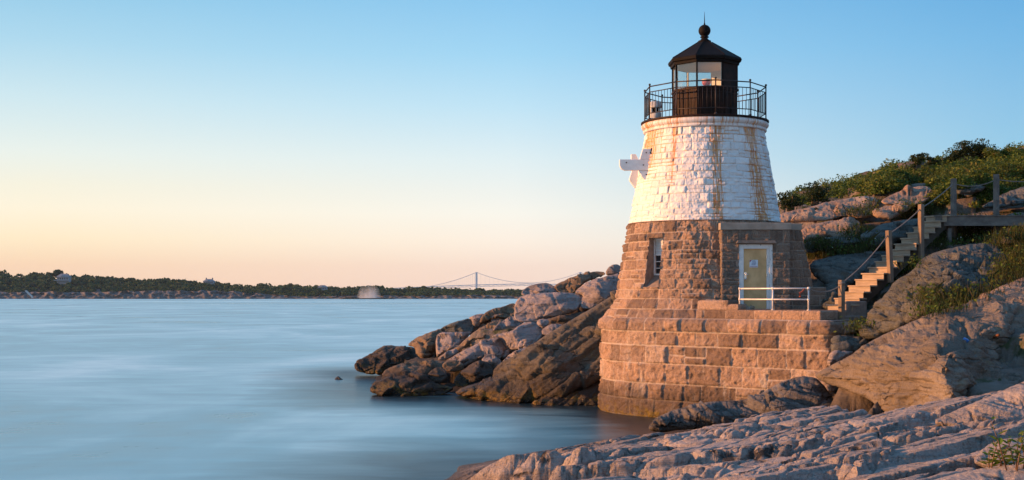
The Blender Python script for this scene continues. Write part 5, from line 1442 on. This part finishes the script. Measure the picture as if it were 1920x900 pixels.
shrub('juniper_shrub', 1785, 316, 61, 40, 34, 'dark juniper touching the left side of the biggest one', 306, wind=.1, nl=1800)
shrub('leafy_shrub', 1880, 315, 60, 60, 36, 'light green leafy shrub on the crest right of the biggest juniper', 307, mat='leaf', wind=0, nl=2600)
shrub('leafy_shrub', 1680, 345, 57, 44, 30, 'bushy green shrub on the slope left of the spiky juniper', 308, mat='leaf', wind=0, nl=1900)
shrub('leafy_shrub', 1925, 318, 59, 56, 34, 'green shrub cut off by the right edge on the hill top', 309, mat='leaf', wind=0, nl=2000)
shrub('dark_bush', 1528, 412, 52, 34, 16, 'dark low bush on the left end of the long sunlit outcrop', 310, wind=0, nl=1000)

# bright leafy plant in the near right corner
def leafy_plant(px, py, d, label, seed, stems, hgt, grp='bright leafy plants in the near corner'):
    rs = np.random.RandomState(seed); b = W(px, py, d); g, _ = hit(px, py)
    root = empty('leafy_plant', tuple(b), label, 'plant', grp)
    sm = MB(); Q = []
    for i in range(stems):
        lean = Vector((rs.uniform(-.35, .35), rs.uniform(-.2, .2), 1)).normalized(); L = hgt * rs.uniform(.6, 1.1)
        o = Vector((rs.uniform(-.05, .05) * stems * .4, rs.uniform(-.06, .06), -.05))
        sm.tube([o, o + lean * L * .6, o + lean * L + Vector((lean.x * .05, 0, 0))], [.006, .005, .002], 6)
        for j in range(9):
            f = .2 + .8 * j / 8; a = j * 2.4 + rs.uniform(0, .6); p = o + lean * L * f
            out_ = Vector((math.cos(a), math.sin(a), rs.uniform(.1, .7))).normalized(); ln = rs.uniform(.07, .13) * (1.15 - .45 * f)
            side = out_.cross(Vector((0, 0, 1))).normalized() * ln * .22; n_ = side.cross(out_).normalized() * ln * .10
            t = rs.uniform(.2, 1) if j < 7 else rs.uniform(.6, 1)
            p1 = p + out_ * ln * .35; p2 = p + out_ * ln * .7; p3 = p + out_ * ln - n_ * 1.2
            Q.append(((p, p1 + side, p1 - n_, p1 - side), (p1 - n_, p1 + side, p2 + side * .8, p2 - n_), (p1 - n_, p2 - n_, p2 - side * .8, p1 - side), (p2 - n_, p2 + side * .8, p3, p2 - side * .8), t))
    sm.build('stem', M['plant_stem'], root, True)
    V = []; tn = []
    for q in Q:
        for f in q[:4]: V.append([tuple(v) for v in f]); tn.append(q[4])
    quads_to_mesh('leaves', np.array(V), np.array(tn), M['plant'], (0, 0, 0), root)
M['plant_stem'] = mat_plain('reddish_stem', (.16, .09, .05), .7)
leafy_plant(1882, 872, 10.9, 'bright leafy plant in the lower right corner, the low sprawling one', 401, 6, .26)
leafy_plant(1912, 870, 10.7, 'bright leafy plant in the lower right corner, the tall one at the edge', 402, 6, .40)

# ------------------------------------------------------------------ the far shore
sky_x = np.array([-700, -300, 0, 40, 65, 95, 130, 200, 260, 330, 400, 450, 520, 560, 600, 640, 700, 760, 800, 830, 890, 940, 980, 1100, 1300, 1700])
sky_y = np.array([505, 508, 511, 515, 513, 515, 515, 520, 525, 526, 531, 535, 535, 535, 538, 541, 538, 544, 539, 542, 545, 545, 545, 546, 547, 549]) - 2.0
clf_x = np.array([-700, 0, 50, 150, 250, 330, 400, 480, 530, 560, 640, 700, 800, 900, 980, 1700])
clf_y = np.array([548, 549, 548, 549, 546, 545, 545, 550, 554, 556, 555, 554, 555, 553, 555, 556])
FD0 = 1023.0
def far_top(px, t):
    c = np.interp(px, clf_x, clf_y); s = np.interp(px, sky_x, sky_y); return c + (s - c) * t ** .8
def far_z(px, t): return CAMZ - (far_top(px, t) - HY) / FPX * (FD0 + 130 * t)
def make_far():
    px = np.arange(-700, 1700, 2.5); rows = []
    tt = np.concatenate([np.linspace(0, 1, 16), np.linspace(0, 1, 14)[1:]]); V = []
    # cliff face (16 rows) then the slope behind it
    for r in range(16):
        f = r / 15
        zt = far_z(px, 0) ; h = fbm(px * .035, px * 0, px * 0, 4)
        zc = np.maximum(zt * (1 + .35 * h), .8) * (f * 1.08 - .08)
        d = FD0 + 10 * f + 5 * fbm(px * .09, f * 2.2 + px * 0, px * 0 + 4, 5) * (0.4 + f) - 4 * ridged(px * .05 + f * .8, px * 0, px * 0, 3) * f + 3
        V.append(np.stack([(px - HX) / FPX * d, d, zc], 1))
    for r in range(1, 14):
        t_ = r / 13 * np.ones_like(px); d = FD0 + 14 + 130 * t_
        z = far_z(px, t_) - 6.5 * np.minimum(1, t_ * 3); z = np.maximum(z, .5)
        V.append(np.stack([(px - HX) / FPX * d, d, z], 1))
    d = FD0 + 420 + 0 * px; V.append(np.stack([(px - HX) / FPX * d, d, far_z(px, np.ones_like(px)) - 16], 1))
    nr = len(V); V = np.concatenate(V)
    o = mesh_np('far_shore', V, grid_quads(nr, len(px), False), M['farrock'], None, True)
    tag(o, 'low rocky far shore across the water', None, None, 'structure')
make_far()

houses = [(120, 526, 30, 15, .25), (392, 533, 26, 8, .6), (605, 544, 22, 8, .4)]
def crown_quads(rs, c, r, n, fl=.75):
    q = rs.normal(size=(n, 3)); q[:, 2] = np.abs(q[:, 2]) * 1.0 - .25; q /= np.linalg.norm(q, axis=1)[:, None]
    q *= rs.uniform(.72, 1.06, n)[:, None]
    P = np.array(c) + q * np.array([r, r, r * fl])
    return leaf_quads(P, r * .25, rs, .8)
def woodland():
    rs = np.random.RandomState(9); Q = []; T = []; n = 0
    while n < 2700:
        px = rs.uniform(-640, 1640); t_ = rs.uniform(0, 1)
        if px > 1150 and rs.uniform() < .5: continue
        if 625 < px < 735 and t_ < .2: continue
        d = FD0 + 14 + 128 * t_; ytop = far_top(px, t_) + rs.normal() * 1.3
        if any(abs(px - h[0]) < h[2] * .62 and ytop < h[1] - 3 + 0 * t_ and t_ < .93 for h in houses): continue
        r = rs.uniform(2.2, 4.4) * (1.15 if t_ > .5 else .85)
        z = CAMZ - (ytop - HY) / FPX * d - r * .7
        k = 70 if px < 1150 else 40
        Q.append(crown_quads(rs, ((px - HX) / FPX * d, d, z), r, k)); T.append(np.clip(rs.uniform(0, .75) + rs.uniform(-.1, .25, k), 0, 1)); n += 1
    o = quads_to_mesh('woodland', np.concatenate(Q), np.concatenate(T), M['farleaf'], (-200, 1090, 6))
    tag(o, 'dark green wood covering the far shore above the pale cliffs', None, None, 'stuff')
woodland()
def far_tree(px, ytop, hw, label, seed, t_=.95, ybot=None):
    rs = np.random.RandomState(seed); d = FD0 + 14 + 128 * t_; zt = CAMZ - (ytop - HY) / FPX * d; zb = far_z(np.array([px]), t_)[0] - 6
    r = hw / FPX * d
    root = empty('tree', ((px - HX) / FPX * d, d, zb), label, 'tree', 'trees standing out on the far shore')
    MB().tube([(0, 0, -1), (0, 0, zt - zb - r * .5)], [.5, .25], 7).build('trunk', M['bark'], root, True)
    Q = [crown_quads(rs, (rs.normal() * r * .25, rs.normal() * r * .25, zt - zb - r * .75 + rs.normal() * r * .12), r * rs.uniform(.6, .85), 110, .85) for _ in range(4)]
    Q = np.concatenate(Q); quads_to_mesh('crown', Q, rs.uniform(0, .6, len(Q)), M['farleaf'], (0, 0, 0), root)
far_tree(109, 505, 11, 'tallest round tree on the far skyline, right above the white house', 501)
far_tree(66, 511, 8, 'round tree on the far skyline left of the tallest tree', 502)
far_tree(92, 511, 8, 'low round tree touching the left of the tallest tree on the far skyline', 503)
far_tree(249, 520, 5, 'small round tree on the far skyline midway between the two left houses', 504)
far_tree(316, 521, 4, 'thin tree poking above the far skyline left of the chimneyed house', 505)
far_tree(545, 532, 5, 'tree on the far skyline left of the low house near the spray', 506)
far_tree(752, 540, 5, 'tree on the far skyline at the left end of the bridge', 507)
far_tree(704, 534, 9, 'broad tree rising right behind the white spray', 508, .6)
far_tree(793, 536, 8, 'broad tree in front of the left approach of the bridge', 509, .8)
def house(px, ybot, w, h, label, roofc, chim, seed, t_):
    d = FD0 + 14 + 118 * t_; s = d / FPX; zb = CAMZ - (ybot - HY) * s; wd = w * s; hh = h * s
    root = empty('house', ((px - HX) / FPX * d, d, zb), label, 'house', 'houses among the trees of the far shore')
    wh = hh * .52
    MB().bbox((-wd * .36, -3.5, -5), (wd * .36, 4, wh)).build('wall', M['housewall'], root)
    rf = MB().prism([(-wd * .40, -4.1, wh), (wd * .40, -4.1, wh), (wd * .22, 0.2, hh), (-wd * .22, .2, hh)], (0, .3, 0))
    rf = MB().add([(-wd * .40, -4.1, wh), (wd * .40, -4.1, wh), (wd * .40, 4.5, wh), (-wd * .40, 4.5, wh), (-wd * .2, .2, hh), (wd * .2, .2, hh)], [(0, 1, 5, 4), (1, 2, 5), (2, 3, 4, 5), (3, 0, 4), (3, 2, 1, 0)])
    r = rf.build('roof', M['shingle'], root)
    for c in chim: MB().bbox((c * wd - .4, -.3, wh), (c * wd + .4, .7, hh * 1.22)).build('chimney', M['shingle'], r)
    MB().bbox((-wd * .5, -5.6, -.2), (wd * .5, -3.52, .35)).build('porch', M['housewall'], root)
    for i in range(5):
        x = (-.28 + .14 * i) * wd; MB().bbox((x - wd * .035, -3.62, wh * .3), (x + wd * .035, -3.51, wh * .78)).build('window', M['darkglass'], root)
    MB().prism([(-wd * .1, -4.0, wh * 1.05), (wd * .1, -4.0, wh * 1.05), (0, -4.0, hh * .86)], (0, 2.5, 0)).build('dormer', M['housewall'], root)
house(120, 526, 30, 13, 'pale blue-grey house with a dormer under the tallest far tree', 0, (), 1, .55)
house(392, 533, 26, 10, 'grey house with chimneys on the far ridge at the left centre', 0, (-.2, .25), 2, .9)
house(605, 543.5, 22, 9, 'low grey house among the far trees left of the white spray', 0, (), 3, .75)
# white steps down the left cliff
d = FD0 - 8
a = W(47, 545, d); ST2 = empty('cliff_steps', tuple(W(59, 559.5, d)), 'thin pale steps running down the far cliff at the left', 'steps')
pts = [Vector(W(x, y, d) - W(59, 559.5, d)) for x, y in ((46, 545), (50, 549), (54, 553), (57, 555), (58.5, 559))]
mb = MB()
for p, q in zip(pts, pts[1:]): mb.prism([p, q, q + Vector((1.3, 0, .3)), p + Vector((1.3, 0, .3))], (0, 1.2, 0))
mb.build('flight', M['palesteps'], ST2)
for p in pts[1:4]: MB().tube([p + Vector((.6, .6, -4)), p + Vector((.6, .6, 0))], .15, 6).build('support', M['greywood'], ST2)
# reef and spray
d = 1000
outline_rock('reef', [(636, 560.6), (645, 556), (660, 554.5), (672, 556.5), (690, 557), (706, 556), (718, 557.5), (735, 558), (742, 560.6), (740, 562), (640, 562)], d, d, 'boulder_dark', bulge=3, thick=4, step=1.0, rough=.5, lay=0, facet=.5, fscale=.3, jag=.6, seed=77,
    label='dark low reef under the white spray at the far shore', cat='reef')
def spray():
    c = W(692, 559, 985); s = 985 / FPX
    prof = [(0, 0), (24 * s, 0), (24 * s, 3 * s), (21 * s, 10 * s), (18 * s, 18 * s), (14 * s, 23 * s), (6 * s, 26 * s), (0, 27 * s)]
    t = NT('spray_mist'); t.t.nodes.remove(t.b)
    v = t.n('ShaderNodeVolumePrincipled'); v.inputs['Color'].default_value = (1, .99, .98, 1)
    oc = t.n('ShaderNodeTexCoord').outputs['Object']; sp_ = t.n('ShaderNodeSeparateXYZ'); t.put(sp_.inputs[0], oc)
    nz = t.noise(t.mapping(oc, (.35, .35, .06)), 1, 3, .5)
    rr = t.math('ADD', t.math('POWER', t.math('MULTIPLY', sp_.outputs[0], 1 / 10.0), 2), t.math('POWER', t.math('MULTIPLY', sp_.outputs[1], 1 / 4.6), 2))
    den = t.math('MULTIPLY', t.math('MULTIPLY', t.rng(sp_.outputs[2], 9.8, 0.3, .01, .17), t.rng(nz, .3, .65, .3, 1.3)), t.math('SUBTRACT', 1.0, rr, clamp=True))
    t.put(v.inputs['Density'], den); t.t.links.new(v.outputs[0], t.out.inputs['Volume'])
    mb = MB().lathe(prof, n=28); mb.v = [(x, y * .45, z) for x, y, z in mb.v]
    o = mb.build('sea_spray', t.m, None, True); o.location = tuple(c); tag(o, 'white burst of sea spray over a low reef by the far shore', None, None, 'stuff')
spray()

# ------------------------------------------------------------------ suspension bridge far behind
def bridge():
    d = 5900.0; s = d / FPX
    wx = lambda px: (px - HX) * s
    wz_ = lambda py: CAMZ - (py - HY) * s
    x0, x1 = wx(893.5), wx(1088)
    B = empty('suspension_bridge', (x0, d, 0), 'pale steel suspension bridge far away over the bay', 'bridge')
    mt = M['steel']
    top = wz_(510.5); dk = lambda x: wz_(np.interp(HX + x / s, [700, 800, 893, 990, 1088, 1190, 1300], [541.5, 537, 533.5, 531.5, 533.5, 537, 541.5]))
    for xt in (x0, x1):
        mb = MB()
        for y in (-10, 10): mb.bbox((xt - x0 - 4.2, y - 3, -2), (xt - x0 + 4.2, y + 3, top))
        for z in np.linspace(dk(xt) + 12, top - 3, 4): mb.bbox((xt - x0 - 2.5, -7.002, z - 2), (xt - x0 + 2.5, 7.002, z + 2))
        mb.build('tower', mt, B)
    xs = np.arange(wx(690), wx(1310), 20.0)
    mb = MB()
    for a, b in zip(xs, xs[1:]):
        za, zb = dk(a), dk(b)
        mb.prism([(a - x0, -11, za - 3.0), (b - x0, -11, zb - 3.0), (b - x0, -11, zb), (a - x0, -11, za)], (0, 22, 0))
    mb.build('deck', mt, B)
    mb = MB()
    for i, (a, b) in enumerate(zip(xs, xs[1:])):
        za, zb = dk(a), dk(b); mb.tube([(a - x0, -11, za - 9.5), (b - x0, -11, zb - 9.5)], .9, 4); mb.tube([(a - x0, -11, za - 3), (b - x0, -11, zb - 9.5)] if i % 2 else [(a - x0, -11, za - 9.5), (b - x0, -11, zb - 3)], .8, 4)
    mb.build('truss', mt, B)
    xl, xr = wx(805), wx(1180)
    def cab(xa, xb, za, zb, sag_, n=24): return [(xa + (xb - xa) * k / n - x0, za + (zb - za) * k / n - sag_ * 4 * (k / n) * (1 - k / n)) for k in range(n + 1)]
    spans = [cab(xl, x0, dk(xl), top, 7), cab(x0, x1, top, top, top - dk((x0 + x1) / 2) - 3), cab(x1, xr, top, dk(xr), 7)]
    for y in (-10, 10):
        for c in spans: MB().tube([(x, y, z) for x, z in c], 1.0, 6).build('main_cable', mt, B, True)
    mb = MB()
    for c in spans:
        for x, z in c[1:-1]: mb.tube([(x, -10, dk(x + x0)), (x, -10, z)], .32, 4)
    mb.build('hangers', mt, B)
    for x in np.arange(wx(700), wx(800), 45.0):
        MB().bbox((x - x0 - 2, -8, -2), (x - x0 + 2, 8, dk(x) - 3.01)).build('pier', mt, B)
bridge()

# ------------------------------------------------------------------ haze over the bay
def haze():
    t = NT('bay_haze'); t.t.nodes.remove(t.b)
    v = t.n('ShaderNodeVolumePrincipled'); v.inputs['Color'].default_value = (.72, .86, 1.0, 1); v.inputs['Density'].default_value = 3.5e-5; v.inputs['Anisotropy'].default_value = .0
    t.t.links.new(v.outputs[0], t.out.inputs['Volume'])
    o = MB().bbox((-4200, -70, -3), (4200, 6300, 135)).build('haze', t.m)
    tag(o, 'thin pale haze over the bay', None, None, 'stuff')
haze()
